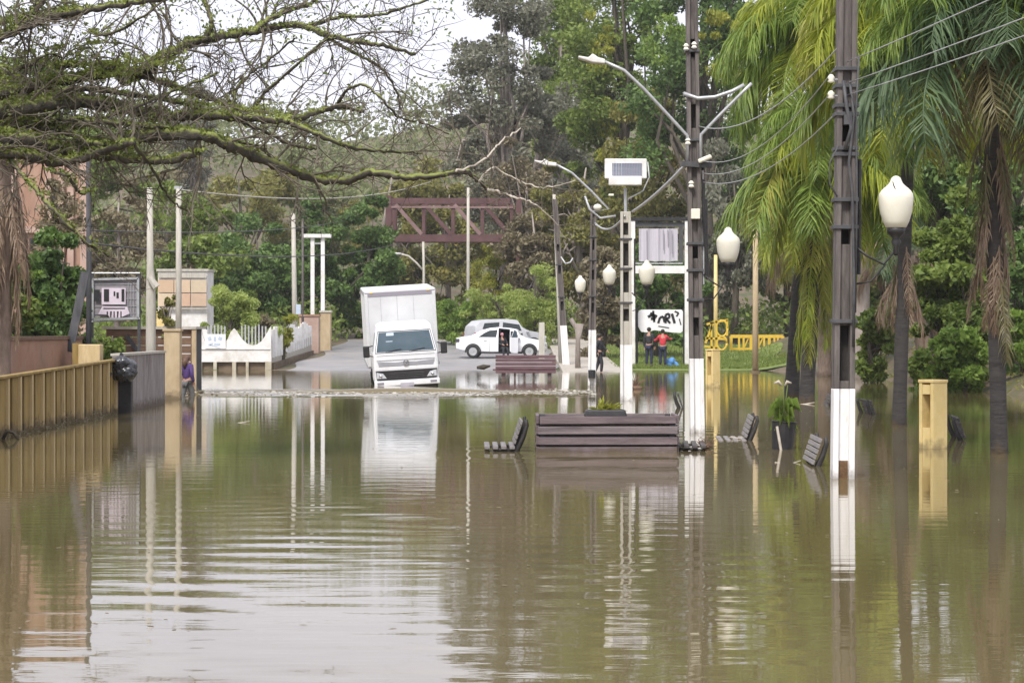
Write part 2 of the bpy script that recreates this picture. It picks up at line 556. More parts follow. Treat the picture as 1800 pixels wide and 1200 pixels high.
# ------------------------------------------------------------------ terrain heights
def sstep(a, b, x):
    t = np.clip((x - a) / (b - a), 0, 1)
    return t * t * (3 - 2 * t)


GY = np.array([-60, 80, 88, 97, 111, 122, 130, 150, 200, 250, 300, 345, 420, 700])
GZV = np.array([-.34, -.34, -.25, 0.0, .30, .65, 1.0, 1.7, 3.4, 10.5, 21.5, 30.5, 34, 36])


def gz(x, y):
    x = np.asarray(x, float); y = np.asarray(y, float)
    z = np.interp(y, GY, GZV)
    road = -.28 * sstep(3.2, 2.2, x) * sstep(-8.4, -7.6, x) * sstep(92, 84, y)
    z = z + road
    bank = sstep(12.3, 14.8, x) * (.75 + .35 * np.sin(x * .9 + y * .33)) * sstep(44, 60, y) * sstep(140, 110, y)
    z = z + bank
    mud = .42 * sstep(10, 13, x) * sstep(70, 84, y) * sstep(112, 96, y)
    z = z + mud
    yard = .75 * sstep(-8.55, -8.95, x) * sstep(66, 63, y)
    z = z + yard
    hill = sstep(180, 300, y)
    z = z + hill * (3.5 * np.sin(x * .031 + 1.3) + 2.0 * np.sin(x * .083 + y * .02) + 4.0 * sstep(-40, -90, x))
    return z


def gzf(x, y):
    return float(gz(x, y))


def mono(a):
    return np.array(sorted(set(np.round(a, 3))))


gx = mono(np.concatenate([np.linspace(-260, -30, 30), np.linspace(-30, -9.2, 24), np.linspace(-9.1, -8.3, 9), np.linspace(-8.2, 18, 60), np.linspace(18.5, 60, 30), np.linspace(62, 260, 26)]))
gy = mono(np.concatenate([np.linspace(-60, 40, 24), np.linspace(41, 61, 16), np.linspace(62, 67, 11), np.linspace(68, 140, 90), np.linspace(142, 420, 80), np.linspace(430, 700, 12)]))
XX, YY = np.meshgrid(gx, gy)
ZZ = gz(XX, YY) + .03 * np.sin(XX * 2.1 + YY * 1.3) * np.sin(YY * .9) * sstep(2.6, 3.6, np.abs(XX + 3.0) - 3.0)


def grid_faces(nr, nc):
    i = np.arange(nr - 1)[:, None] * nc + np.arange(nc - 1)[None, :]
    i = i.ravel()
    return np.stack([i, i + 1, i + nc + 1, i + nc], 1)


g = mesh_np('ground', np.stack([XX.ravel(), YY.ravel(), ZZ.ravel()], 1), grid_faces(len(gy), len(gx)), M['soil'], smooth=True)
tag(g, kind='structure')


def sheet(name, x0, x1, y0, y1, mat, lift, nx=20, ny=60, edge=None):
    xs, ys = np.linspace(0, 1, nx), np.linspace(y0, y1, ny)
    X, Y = np.meshgrid(xs, ys)
    e0 = np.array([edge(y)[0] if edge else x0 for y in ys])[:, None]
    e1 = np.array([edge(y)[1] if edge else x1 for y in ys])[:, None]
    X = e0 + (e1 - e0) * X
    Z = np.maximum(gz(X, Y), np.interp(Y, GY, GZV) - .3 * (Y < 92)) + lift
    o = mesh_np(name, np.stack([X.ravel(), Y.ravel(), Z.ravel()], 1), grid_faces(ny, nx), mat, smooth=True)
    return tag(o, kind='structure')


sheet('road', 0, 0, 84, 133, M['asphalt'], .035, edge=lambda y: (-9.7 + .3 * math.sin(y * .4), 2.0 + .15 * math.sin(y * .7)))
sheet('lawn', 0, 0, 95.5, 126, M['lawn'], .05, edge=lambda y: (4.6, 13.2 + .6 * math.sin(y * .5)))
# pavement with a kerb along the plaza side of the street
kb = MB()
ys = np.linspace(84, 131, 40)
rings = []
for y in ys:
    z = gzf(2.1, y)
    rings.append([Vector((2.06, y, z - .2)), Vector((2.06, y, z + .15)), Vector((2.24, y, z + .15)), Vector((2.24, y, z - .2))])
kb.loft(rings)
tag(kb.build('kerb', M['pavement'], bevel=.015), kind='structure')
sheet('pavement', 2.245, 4.58, 84, 131, M['pavement'], .13)

# ------------------------------------------------------------------ flood water
wm = bpy.data.materials.new('muddy flood water')
wm.use_nodes = True
n = wm.node_tree
p = n.nodes['Principled BSDF']
p.inputs['Roughness'].default_value = .028
p.inputs['IOR'].default_value = 1.46
p.inputs['Specular IOR Level'].default_value = .5
co = n.nodes.new('ShaderNodeTexCoord')
t = n.nodes.new('ShaderNodeTexNoise')
t.inputs['Scale'].default_value = .12
t.inputs['Detail'].default_value = 4
r_ = n.nodes.new('ShaderNodeValToRGB')
r_.color_ramp.elements[0].position = .35
r_.color_ramp.elements[0].color = (.12, .095, .042, 1)
r_.color_ramp.elements[1].position = .7
r_.color_ramp.elements[1].color = (.17, .138, .068, 1)
n.links.new(co.outputs['Object'], t.inputs['Vector'])
n.links.new(t.outputs['Fac'], r_.inputs['Fac'])
n.links.new(r_.outputs['Color'], p.inputs['Base Color'])
mpw = n.nodes.new('ShaderNodeMapping')
mpw.inputs['Scale'].default_value = (.5, 2.2, 1)
t2 = n.nodes.new('ShaderNodeTexNoise')
t2.inputs['Scale'].default_value = 2.4
t2.inputs['Detail'].default_value = 3
bn = n.nodes.new('ShaderNodeBump')
bn.inputs['Strength'].default_value = .035
bn.inputs['Distance'].default_value = .05
n.links.new(co.outputs['Object'], mpw.inputs['Vector'])
n.links.new(mpw.outputs['Vector'], t2.inputs['Vector'])
n.links.new(t2.outputs['Fac'], bn.inputs['Height'])
n.links.new(bn.outputs['Normal'], p.inputs['Normal'])


def wave_h(X, Y):
    rg = np.random.default_rng(5)
    H = np.zeros_like(X)
    # broad patch of wind ripples in the middle of the near water
    cx = -1.3 - .035 * (Y - 16)
    env = np.exp(-((X - cx) / 1.9) ** 2) * sstep(9, 12, Y) * sstep(29, 19, Y)
    env2 = np.exp(-((X - 1.2) / .9) ** 2) * sstep(10, 13, Y) * sstep(22, 17, Y) * .45
    env3 = .05 + .07 * np.sin(X * .8 + Y * .21) ** 2
    far = sstep(56, 40, Y)
    E = (env * (.35 + .65 * np.sin(Y * .9 + X * .5 + 1.5 * np.sin(X * .9)) ** 2) + env2 + env3) * far
    for i in range(16):
        lam = rg.uniform(.26, .95)
        ang = rg.normal(0, .42)
        k = 2 * PI / lam
        ph = rg.uniform(0, 2 * PI)
        mod = .5 + .5 * np.sin(X * rg.uniform(.3, 1.3) + Y * rg.uniform(.3, .9) + rg.uniform(0, 6))
        H += E * mod * (.0058 / k) * np.sin(k * (Y * math.cos(ang) + X * math.sin(ang)) + ph)
    # little rings where the street furniture stands
    for bx, by, rr, a in ((.05, 31.8, 1.2, .6), (2.9, 32.5, 1.0, .5), (3.3, 38, 1.5, .35), (3.9, 26.5, .7, .3), (-7.6, 45, 2.0, .3)):
        d = np.hypot(X - bx, (Y - by) * .6)
        H += a * .0035 * np.exp(-(d / rr) ** 2) * np.sin(d * 11.0)
    # bow wave pushed ahead by the lorry
    b = np.exp(-((Y - (62.0 - .05 * (X + 3))) / 2.0) ** 2) * sstep(-9.4, -8, X) * sstep(2.6, 0, X)
    for i in range(7):
        lam = rg.uniform(.6, 1.8)
        k = 2 * PI / lam
        ang = rg.normal(0, .12)
        H += b * (.16 / k) * np.sin(k * (Y * math.cos(ang) + X * math.sin(ang)) + rg.uniform(0, 6))
    return H


parts_v, parts_f, off = [], [], 0
def wgrid(xs, ys, flat=False):
    global off
    X, Y = np.meshgrid(xs, ys)
    H = np.zeros_like(X) if flat else wave_h(X, Y)
    if not flat:
        ex = sstep(xs[0], xs[0] + 1, X) * sstep(xs[-1], xs[-1] - 1, X) * sstep(ys[0], ys[0] + .5, Y) * sstep(ys[-1], ys[-1] - 1, Y)
        H = H * ex
    parts_v.append(np.stack([X.ravel(), Y.ravel(), H.ravel()], 1))
    parts_f.append(grid_faces(len(ys), len(xs)) + off)
    off += X.size


pys = np.unique(np.concatenate([np.linspace(1290, 673, 760), np.linspace(702, 681, 170)]))[::-1]
ysn = 7000.0 / (pys - 578)
xsn = np.linspace(-13, 14, 190)
wgrid(xsn, ysn)
y0, y1 = ysn[0], ysn[-1]
wgrid(np.linspace(-200, 200, 5), [-60, y0], True)
wgrid(np.linspace(-200, 200, 5), [y1, 135], True)
wgrid([-200, -13], [y0, y1], True)
wgrid([14, 200], [y0, y1], True)
water = mesh_np('water', np.concatenate(parts_v), np.concatenate(parts_f), wm, smooth=True)
tag(water, kind='structure')

# ------------------------------------------------------------------ people
def skin(name, pts, edges, rad, mat, parent, sub=1):
    me = bpy.data.meshes.new(name)
    me.from_pydata([tuple(q) for q in pts], edges, [])
    me.materials.append(mat)
    o = link(name, me, parent)
    sk = o.modifiers.new('skin', 'SKIN')
    sk.use_smooth_shade = True
    seen, roots = set(), []
    adj = {i: [] for i in range(len(pts))}
    for a, b in edges: adj[a].append(b); adj[b].append(a)
    for i in range(len(pts)):
        if i in seen: continue
        roots.append(i)
        st = [i]
        while st:
            q = st.pop()
            if q in seen: continue
            seen.add(q); st += adj[q]
    for i, v in enumerate(me.skin_vertices[0].data):
        r_ = rad[i]
        v.radius = r_ if isinstance(r_, tuple) else (r_, r_)
        v.use_root = i in roots
    s = o.modifiers.new('sub', 'SUBSURF')
    s.levels = s.render_levels = sub
    return o


def person(label, loc, rz, h, shirt, trousers, hairm, pose='stand', group=None, sleeves=True, longhair=False, hood=None):
    t = thing('person', label, 'person', loc, rz, group)
    J = dict(pel=(0, 0, .53), sp=(0, 0, .63), ch=(0, 0, .74), nk=(0, .005, .835), hb=(0, 0, .875), hm=(0, -.008, .925), ht=(0, 0, .968), ns=(0, -.058, .918),
             sl=(-.095, 0, .80), sr=(.095, 0, .80), el=(-.125, .01, .64), er=(.125, .01, .64), wl=(-.13, -.03, .50), wr=(.13, -.03, .50),
             hl=(-.05, 0, .50), hr=(.05, 0, .50), kl=(-.06, -.01, .28), kr=(.06, -.01, .28), al=(-.065, .01, .05), ar=(.065, .01, .05), tl=(-.075, -.09, .02), tr=(.075, -.09, .02))
    if pose == 'reach':      # both arms raised forward to something held
        J.update(el=(-.15, -.10, .72), er=(.16, -.09, .71), wl=(-.20, -.20, .74), wr=(.27, -.15, .69))
    if pose == 'step':
        J.update(kl=(-.06, -.08, .29), al=(-.06, -.06, .05), tl=(-.06, -.16, .02), kr=(.06, .05, .28), ar=(.06, .14, .06), tr=(.06, .06, .02), el=(-.15, .06, .65), wl=(-.14, .0, .52), er=(.14, -.06, .66), wr=(.11, -.16, .58))
    if pose == 'lean':       # bent forward, one hand out
        J.update(sp=(0, -.05, .62), ch=(0, -.13, .70), nk=(0, -.20, .76), hb=(0, -.225, .79), hm=(0, -.25, .83), ht=(0, -.26, .87), ns=(0, -.305, .815), sl=(-.095, -.17, .745), sr=(.095, -.17, .745),
                 el=(-.13, -.20, .60), er=(.13, -.20, .60), wl=(-.12, -.27, .49), wr=(.12, -.27, .49))
    if pose == 'sit':
        J.update(kl=(-.07, -.24, .54), kr=(.07, -.24, .54), al=(-.07, -.27, .30), ar=(.07, -.27, .30), tl=(-.07, -.36, .27), tr=(.07, -.36, .27), el=(-.15, -.05, .66), er=(.15, -.05, .66), wl=(-.08, -.2, .64), wr=(.08, -.2, .64))
    P = {k: Vector(v) * h for k, v in J.items()}
    names = list(J)
    ix = {k: i for i, k in enumerate(names)}
    E = [('pel', 'sp'), ('sp', 'ch'), ('ch', 'nk'), ('nk', 'hb'), ('hb', 'hm'), ('hm', 'ht'), ('hm', 'ns'), ('ch', 'sl'), ('ch', 'sr'), ('sl', 'el'), ('sr', 'er'), ('el', 'wl'), ('er', 'wr'),
         ('pel', 'hl'), ('pel', 'hr'), ('hl', 'kl'), ('hr', 'kr'), ('kl', 'al'), ('kr', 'ar'), ('al', 'tl'), ('ar', 'tr')]
    rad = dict(pel=(.078, .06), sp=(.066, .052), ch=(.075, .058), nk=.031, hb=.036, hm=(.047, .056), ht=.034, ns=.010, sl=.036, sr=.036, el=.026, er=.026, wl=.018, wr=.018, hl=.055, hr=.055, kl=.036, kr=.036, al=.024, ar=.024, tl=.020, tr=.020)
    pts = [P[k] for k in names]
    edges = [(ix[a], ix[b]) for a, b in E]
    rr = [tuple(x * h for x in rad[k]) if isinstance(rad[k], tuple) else rad[k] * h for k in names]
    for wv, ev, sd in (('wl', 'el', -1), ('wr', 'er', 1)):
        d = (P[wv] - P[ev]).normalized()
        s = d.cross(Vector((0, 0, 1)))
        s = s.normalized() if s.length > .1 else Vector((1, 0, 0))
        palm = P[wv] + d * .035 * h
        i0 = len(pts)
        pts.append(palm); rr.append(.016 * h); edges.append((ix[wv], i0))
        nrm = d.cross(s)
        for q, (o_, ln) in enumerate(((-.018, .042), (-.006, .05), (.006, .048), (.018, .038), (.026, .03))):
            b0 = len(pts)
            base = P[wv] + d * (.03 if q < 4 else .008) * h + s * o_ * h * .8
            dirn = (d + s * (o_ * 6 if q < 4 else .9) + nrm * .25).normalized()
            mid = base + dirn * ln * .55 * h
            tip = mid + (dirn + nrm * .5).normalized() * ln * .5 * h
            pts += [base, mid, tip]
            rr += [.006 * h, .0055 * h, .0045 * h]
            edges += [(b0, b0 + 1), (b0 + 1, b0 + 2)]
    skin('body', pts, edges, rr, M['skin'], t)
    # shirt
    ks = ['pel', 'sp', 'ch', 'sl', 'sr', 'el', 'er'] + (['wl', 'wr'] if sleeves else [])
    kx = {k: i for i, k in enumerate(ks)}
    es = [e for e in E if e[0] in kx and e[1] in kx]
    add = .012
    rs = [tuple((x + add) * h for x in rad[k]) if isinstance(rad[k], tuple) else (rad[k] + add) * h for k in ks]
    skin('shirt', [P[k] for k in ks], [(kx[a], kx[b]) for a, b in es], rs, shirt, t)
    ks = ['pel', 'hl', 'hr', 'kl', 'kr', 'al', 'ar']
    kx = {k: i for i, k in enumerate(ks)}
    es = [e for e in E if e[0] in kx and e[1] in kx]
    rs = [tuple((x + .009) * h for x in rad[k]) if isinstance(rad[k], tuple) else (rad[k] + .011) * h for k in ks]
    skin('trousers', [P[k] for k in ks], [(kx[a], kx[b]) for a, b in es], rs, trousers, t)
    hp = P['hm'] + Vector((0, .014, .012)) * h
    hb = MB().ball(hp, (.056 * h, .062 * h, .056 * h), 12, 8)
    if longhair:
        hb.tube([hp + Vector((0, .03 * h, 0)), hp + Vector((.005 * h, .055 * h, -.08 * h)), hp + Vector((.01 * h, .06 * h, -.17 * h))], [.045 * h, .05 * h, .02 * h], 8)
    hb.build('hair', hairm, t, smooth=True)
    sh = MB()
    for a, b in (('al', 'tl'), ('ar', 'tr')):
        sh.tube([P[a] + Vector((0, .03 * h, -.028 * h)), P[a] + Vector((0, -.02 * h, -.02 * h)), P[b]], [.026 * h, .03 * h, .024 * h], 8)
    sh.build('shoes', M['black'], t, smooth=True)
    e = MB()
    for sx in (-1, 1):
        c = P['hm'] + Vector((sx * .02 * h, -.054 * h, .004 * h))
        e.ball(c, .006 * h, 6, 4)
    e.build('eyes', M['ink'], t, smooth=True)
    return t


# ------------------------------------------------------------------ lorry
def wheel(parent, c, r, wd, axis='x', name='wheel'):
    """tyre with a rim; axis of rotation along axis"""
    def turn(b):
        out_ = []
        for x, y, z in b.v:
            if axis == 'x': out_.append((z + c[0], x + c[1], y + c[2]))
            else: out_.append((x + c[0], z + c[1], y + c[2]))
        b.v = out_
        return b
    h = wd / 2
    ty = turn(MB().lathe([(r * .62, -h), (r * .9, -h), (r, -h * .7), (r, h * .7), (r * .9, h), (r * .62, h)], 20)).build(name, M['rubber'], parent, smooth=False)
    turn(MB().lathe([(r * .2, -h * 1.0), (r * .62, -h * 1.04), (r * .68, -h * .5), (r * .68, h * .5), (r * .62, h * 1.04), (r * .2, h * 1.0)], 16)).build('rim', M['steel'], ty)
    return ty


def make_truck():
    D = 71.5
    T = thing('box_truck', 'white box truck tilted to one side, nose in the flood water', 'truck', (-3.31, D, -.42), 0)
    T.rotation_euler = Euler((R(2.7), R(-3.4), R(5.0)), 'XYZ')   # nose down, leaning, a little turned
    # cab: sections from the bumper up (z, half width, y front, y back)
    secs = [(.50, .97, -1.02, .62), (.62, 1.0, -1.10, .66), (1.02, 1.01, -1.12, .68), (1.45, 1.0, -1.08, .68), (1.52, .995, -1.05, .68), (2.17, .875, -.70, .66), (2.30, .85, -.58, .64), (2.38, .80, -.42, .58), (2.41, .70, -.2, .45)]
    rings = [[Vector((-hw, yf, z)), Vector((hw, yf, z)), Vector((hw, yb, z)), Vector((-hw, yb, z))] for z, hw, yf, yb in secs]
    MB().loft(rings).build('cab', M['truck_white'], T, bevel=.075)
    # windscreen, proud of the raked face
    def face(z, u, off=.012):
        t_ = (z - 1.52) / (2.17 - 1.52)
        yf = -1.05 + .35 * t_
        hw = .995 - .12 * t_
        return Vector((u * hw, yf - off, z + off * .5))
    ws = MB()
    A = [face(1.545, -.90), face(1.545, .90), face(2.13, .89), face(2.13, -.89)]
    B = [v + Vector((0, .03, -.012)) for v in A]
    ws.add(A + B, [(0, 1, 2, 3), (7, 6, 5, 4), (0, 4, 5, 1), (1, 5, 6, 2), (2, 6, 7, 3), (3, 7, 4, 0)])
    gl = ws.build('windscreen', M['glass'], T)
    fr = MB()
    A = [face(1.515, -.94, .006), face(1.515, .94, .006), face(2.16, .93, .006), face(2.16, -.93, .006)]
    for i in range(4): fr.beam(A[i], A[(i + 1) % 4], .02, .016, up=(0, -1, .5))
    fr.build('windscreen_seal', M['darkgrey'], T)
    wp = MB()
    for u in (-.62, .12):
        wp.beam(face(1.53, u, .03), face(1.60, u + .5, .03), .018, .014)
    wp.build('wiper', M['black'], T)
    for q_ in (((2.02, -.62), (2.02, -.36), (2.11, -.36), (2.11, -.62)), ((1.84, -.62), (1.84, -.40), (1.86, -.40), (1.86, -.62))):
        MB().add([face(z_, u_, .016) for z_, u_ in q_], [(0, 1, 2, 3)]).build('visor_reflection', M['ink_glint_blue'], gl)  # bright visor reflections painted on the glass as flat pale patches
    # side windows and doors
    for sx in (-1, 1):
        d = MB()
        d.add([Vector((sx * 1.018, -.9, .7)), Vector((sx * 1.018, .2, .7)), Vector((sx * 1.006, .2, 1.5)), Vector((sx * 1.006, -.88, 1.5)), Vector((sx * .98, -.9, .7)), Vector((sx * .98, .2, .7)), Vector((sx * .97, .2, 1.5)), Vector((sx * .97, -.88, 1.5))],
              [(0, 1, 2, 3), (7, 6, 5, 4), (0, 4, 5, 1), (1, 5, 6, 2), (2, 6, 7, 3), (3, 7, 4, 0)])
        dr = d.build('door', M['white'], T, bevel=.01)
        MB().add([Vector((sx * 1.0, -.84, 1.55)), Vector((sx * 1.0, .18, 1.55)), Vector((sx * .893, .16, 2.12)), Vector((sx * .893, -.60, 2.12)), Vector((sx * .96, -.84, 1.55)), Vector((sx * .96, .18, 1.55)), Vector((sx * .85, .16, 2.12)), Vector((sx * .85, -.60, 2.12))],
                 [(0, 1, 2, 3), (7, 6, 5, 4), (0, 4, 5, 1), (1, 5, 6, 2), (2, 6, 7, 3), (3, 7, 4, 0)]).build('window', M['glass'], dr)
        m = MB()
        m.beam((sx * 1.0, -.9, 1.75), (sx * 1.16, -1.0, 1.72), .03)
        m.beam((sx * 1.0, -.88, 1.42), (sx * 1.16, -1.0, 1.45), .03)
        a = m.build('mirror_arm', M['black'], T)
        MB().box((sx * 1.2, -1.0, 1.58), (.2, .1, .36)).build('mirror', M['black'], T, bevel=.03)
    # front: trim strip with emblem, lower grille, lamps, bumper
    st = MB().prism([(-.84, 1.11), (.84, 1.11), (.88, 1.25), (.3, 1.21), (0, 1.235), (-.3, 1.21), (-.88, 1.25)], .02, 'y', -1.128).build('trim_strip', M['darkgrey'], T)
    st.data.materials[0] = pm('grey trim', (.30, .30, .33), (.38, .38, .41), 4, .4)
    em = MB()
    for i in range(16):
        a, b = 2 * PI * i / 16, 2 * PI * (i + 1) / 16
        em.beam((.085 * math.cos(a), -1.14, 1.185 + .085 * math.sin(a)), (.085 * math.cos(b), -1.14, 1.185 + .085 * math.sin(b)), .016, .02)
    for a, b in (((-.045, 1.25), (0, 1.185)), ((.045, 1.25), (0, 1.185)), ((-.075, 1.2), (-.03, 1.115)), ((-.03, 1.115), (0, 1.17)), ((0, 1.17), (.03, 1.115)), ((.03, 1.115), (.075, 1.2))):
        em.beam((a[0], -1.14, a[1]), (b[0], -1.14, b[1]), .014, .02)
    em.build('emblem', M['chrome'], st)
    pn = MB()
    for z in (1.29, 1.47):
        pn.beam((-.9, -1.112, z), (.9, -1.112, z), .012, .008)
    pn.build('panel_gap', M['darkgrey'], T)
    gr = MB().prism([(-.95, .97), (.95, .97), (.93, .69), (.6, .68), (-.6, .68), (-.93, .69)], .03, 'y', -1.142).build('grille', M['black'], T)
    for z in (.75, .81, .87):
        MB().box((0, -1.152, z), (1.1, .018, .02)).build('grille_bar', M['darkgrey'], gr)
    for sx in (-1, 1):
        h = MB().prism([(sx * .93, .73), (sx * .93, .93), (sx * .72, .88), (sx * .62, .73)], .04, 'y', -1.175).build('headlight', M['lens'], T, bevel=.012)
        MB().ball((sx * .80, -1.178, .80), (.055, .02, .055), 10, 6).build('bulb', M['chrome'], h, smooth=True)
    bp = MB()
    bp.box((0, -1.11, .575), (2.02, .2, .17))
    bm_ = bp.build('bumper', M['white'], T, bevel=.03)
    for sx in (-1, 1):
        MB().box((sx * .82, -1.215, .585), (.2, .014, .07)).build('fog_lamp', M['ink_grey'], bm_, bevel=.005)
    MB().box((0, -1.216, .53), (.42, .014, .1)).build('number_plate', M['banner_grey'], bm_)
    MB().box((0, -1.0, .44), (1.85, .25, .1)).build('underrun', M['black'], T)
    # chassis, cargo box
    ch = MB()
    for sx in (-.4, .4): ch.box((sx, 2.4, .72), (.12, 5.6, .2))
    ch.build('chassis', M['black'], T)
    bx = MB().box((0, 3.1, 2.16), (2.26, 4.5, 2.46)).build('cargo_box', M['white_box'], T, bevel=.03)
    rl = MB()
    rl.box((0, .842, 3.27), (2.22, .02, .12))
    rl.build('front_rail', M['ink_grey'], bx)
    for x_ in (-.62, -.1, .42):
        MB().box((x_, .8465, 2.1), (.006, .01, 2.2)).build('panel_seam', M['ink_grey'], bx)
    for sx in (-1, 1):
        MB().ball((sx * .9, .84, 3.32), (.05, .03, .03), 8, 5).build('marker_lamp', M['yellow_rail'], bx)
        MB().box((sx * 1.075, .835, 2.14), (.11, .03, 2.3)).build('corner_post', M['white_box'], bx, bevel=.01)
        MB().box((sx * 1.137, 3.1, 3.32), (.02, 4.46, .1)).build('side_rail', M['steel'], bx)
        MB().box((sx * 1.137, 3.1, 1.0), (.02, 4.46, .1)).build('side_rail', M['steel'], bx)
        for k in range(5):
            MB().box((sx * 1.135, 1.3 + k * .9, 2.15), (.016, .03, 2.18)).build('rib', M['white_box'], bx)
        MB().box((sx * 1.03, 1.55, .6), (.04, .5, .35)).build('mud_flap', M['rubber'], T)
        wheel(T, (sx * .86, -.35, .4), .4, .24)
        wheel(T, (sx * .84, 3.2, .4), .4, .3)
    return T


make_truck()


# ------------------------------------------------------------------ cars
def make_car(label, loc, rz, L, Hh, kind, body, open_door=None):
    """side profile along local x, front at +x"""
    T = thing('car', label, 'car', loc, rz, None)
    w_ = .86
    h = L / 2
    if kind == 'sedan':
        st = [(-h, .62, .72, .74, .80), (-h + .04, .36, .92, .96, .90), (-h + .35, .27, .99, 1.02, .97), (-h + .75, .24, .99, 1.06, 1.0), (-h + 1.25, .22, .97, 1.32, 1.0), (-h + 1.65, .2, .96, 1.43, 1.0), (-.12, .2, .94, 1.475, 1.0), (.44, .2, .925, 1.425, 1.0), (.78, .2, .92, 1.36, 1.0), (h - 1.28, .2, .90, 1.10, 1.0), (h - 1.0, .21, .89, .96, 1.0), (h - .5, .24, .82, .88, .97), (h - .12, .28, .70, .76, .90), (h, .36, .58, .62, .78)]
    else:
        st = [(-h, .55, .85, .95, .86), (-h + .06, .36, 1.0, 1.25, .94), (-h + .35, .3, 1.0, 1.5, 1.0), (-h + .9, .25, 1.0, 1.58, 1.0), (-.1, .22, .98, 1.6, 1.0), (.45, .22, .96, 1.55, 1.0), (h - 1.4, .22, .95, 1.22, 1.0), (h - 1.05, .22, .94, 1.02, 1.0), (h - .4, .25, .88, .92, .95), (h - .08, .3, .72, .78, .9), (h, .4, .6, .64, .8)]
    k = Hh / max(s[3] for s in st)
    st = [(x, a * k, b * k, c * k, f) for x, a, b, c, f in st]
    def ring(s):
        x, zb, zs, zr, f = s
        W_ = w_ * f
        rw = W_ - (zr - zs) * .42
        half = [(-W_ * .86, zb), (-W_, zb + .12), (-W_ * 1.01, (zb + zs) / 2), (-W_ * .97, zs), (-rw, max(zs + .001, zr - .05)), (-rw + .12, zr)]
        return [Vector((x, y, z)) for y, z in half] + [Vector((x, -y, z)) for y, z in reversed(half)]
    rings = [ring(s) for s in st]
    n_ = 12
    vs, fs = [], []
    for r_ in rings: vs += r_
    for i in range(len(rings) - 1):
        for j in range(n_):
            if open_door and i == open_door and j in (0, 1, 2, 3): continue
            a, b = i * n_ + j, i * n_ + (j + 1) % n_
            fs.append((a, b, b + n_, a + n_))
    fs.append(tuple(range(n_ - 1, -1, -1)))
    fs.append(tuple((len(rings) - 1) * n_ + j for j in range(n_)))
    bo = MB().add(vs, fs).build('body', body, T, smooth=False)
    bo.modifiers.new('bevel', 'BEVEL').width = .03
    bo.data.polygons.foreach_set('use_smooth', [True] * len(bo.data.polygons))
    ws = bo.modifiers.new('wn', 'WEIGHTED_NORMAL')
    # windows on the flanks: between shoulder line and roof edge
    def side(i, f, sd, off=.012):
        """point on flank: i = fractional station, f = 0 shoulder .. 1 roof edge"""
        a = int(math.floor(i)); a = min(a, len(st) - 2)
        t_ = i - a
        p0 = rings[a][3].lerp(rings[a][4], f)
        p1 = rings[a + 1][3].lerp(rings[a + 1][4], f)
        q = p0.lerp(p1, t_)
        return Vector((q.x, sd * (-q.y + off) if sd > 0 else q.y - off, q.z))
    def pane(name, idx, sd):
        P = [side(i, f, sd) for i, f in idx]
        Q = [v + Vector((0, -sd * .02, 0)) for v in P]
        m = len(P)
        fs_ = [tuple(range(m)), tuple(range(2 * m - 1, m - 1, -1))] + [(i, (i + 1) % m, (i + 1) % m + m, i + m) for i in range(m)]
        return MB().add(P + Q, fs_).build(name, M['glass_dark'], T)
    for sd in (-1, 1):
        if kind == 'sedan':
            pane('window', [(3.75, .12), (5.75, .1), (5.9, .85), (5.0, .84), (4.4, .66)], sd)
            if not (open_door and sd < 0):
                pane('window', [(6.1, .12), (8.6, .12), (8.0, .8), (6.9, .84), (6.1, .85)], sd)
            else:
                pane('window', [(7.08, .12), (9.0, .12), (8.4, .55), (7.9, .78), (7.08, .84)], sd)
        else:
            pane('window', [(2.1, .2), (3.4, .15), (3.5, .8), (2.4, .8)], sd)
            pane('window', [(3.6, .15), (5.6, .15), (5.2, .75), (3.7, .8)], sd)
    # screens front and rear
    a, b = (9, 8) if kind == 'sedan' else (6, 5)
    def scr(i0, i1, nm):
        P = [rings[i0][4], rings[i0][7], rings[i1][7], rings[i1][4]]
        c = sum(P, Vector()) / 4
        P = [c + (v - c) * .88 + Vector(((.012 if nm == 'windscreen' else -.012), 0, .016)) for v in P]
        MB().add(P, [(0, 1, 2, 3)]).build(nm, M['glass_dark'], T)
    scr(a, b, 'windscreen')
    scr(3 if kind == 'sedan' else 1, 4 if kind == 'sedan' else 2, 'rear_window')
    for x in (-h + .86, h - .82):
        for sd in (-1, 1):
            an = [PI * q / 14 * 1.1 - .15 for q in range(15)]
            pr = [(math.cos(a_) * .385, math.sin(a_) * .385) for a_ in an] + [(math.cos(a_) * .325, math.sin(a_) * .325) for a_ in reversed(an)]
            ar = MB().prism([(x + a_, .32 + b_) for a_, b_ in pr], .03, 'y', sd * .880 - (.0 if sd > 0 else .03))
            ar.build('wheel_arch', M['black'], T)
            wheel(T, (x, sd * .81, .315), .315, .2, axis='y')
    gp_ = MB()
    for sd in (-1, 1):
        for i_ in ((4, 5) if kind == 'sedan' else (3, 4)):
            for jj in ((1, 2), (2, 3)):
                A_, B_ = rings[i_][jj[0]], rings[i_][jj[1]]
                s_ = 1 if sd < 0 else -1
                gp_.beam(Vector((A_.x, A_.y * s_ + sd * .004, A_.z)), Vector((B_.x, B_.y * s_ + sd * .004, B_.z)), .016, .012, up=(1, 0, 0))
        gp_.box((0, sd * .83, .25 * k), (L - 2.35, .06, .06))  # dark bar standing in for the shadow under the sill
    gp_.build('gaps_sill_shadow', M['ink'], T)
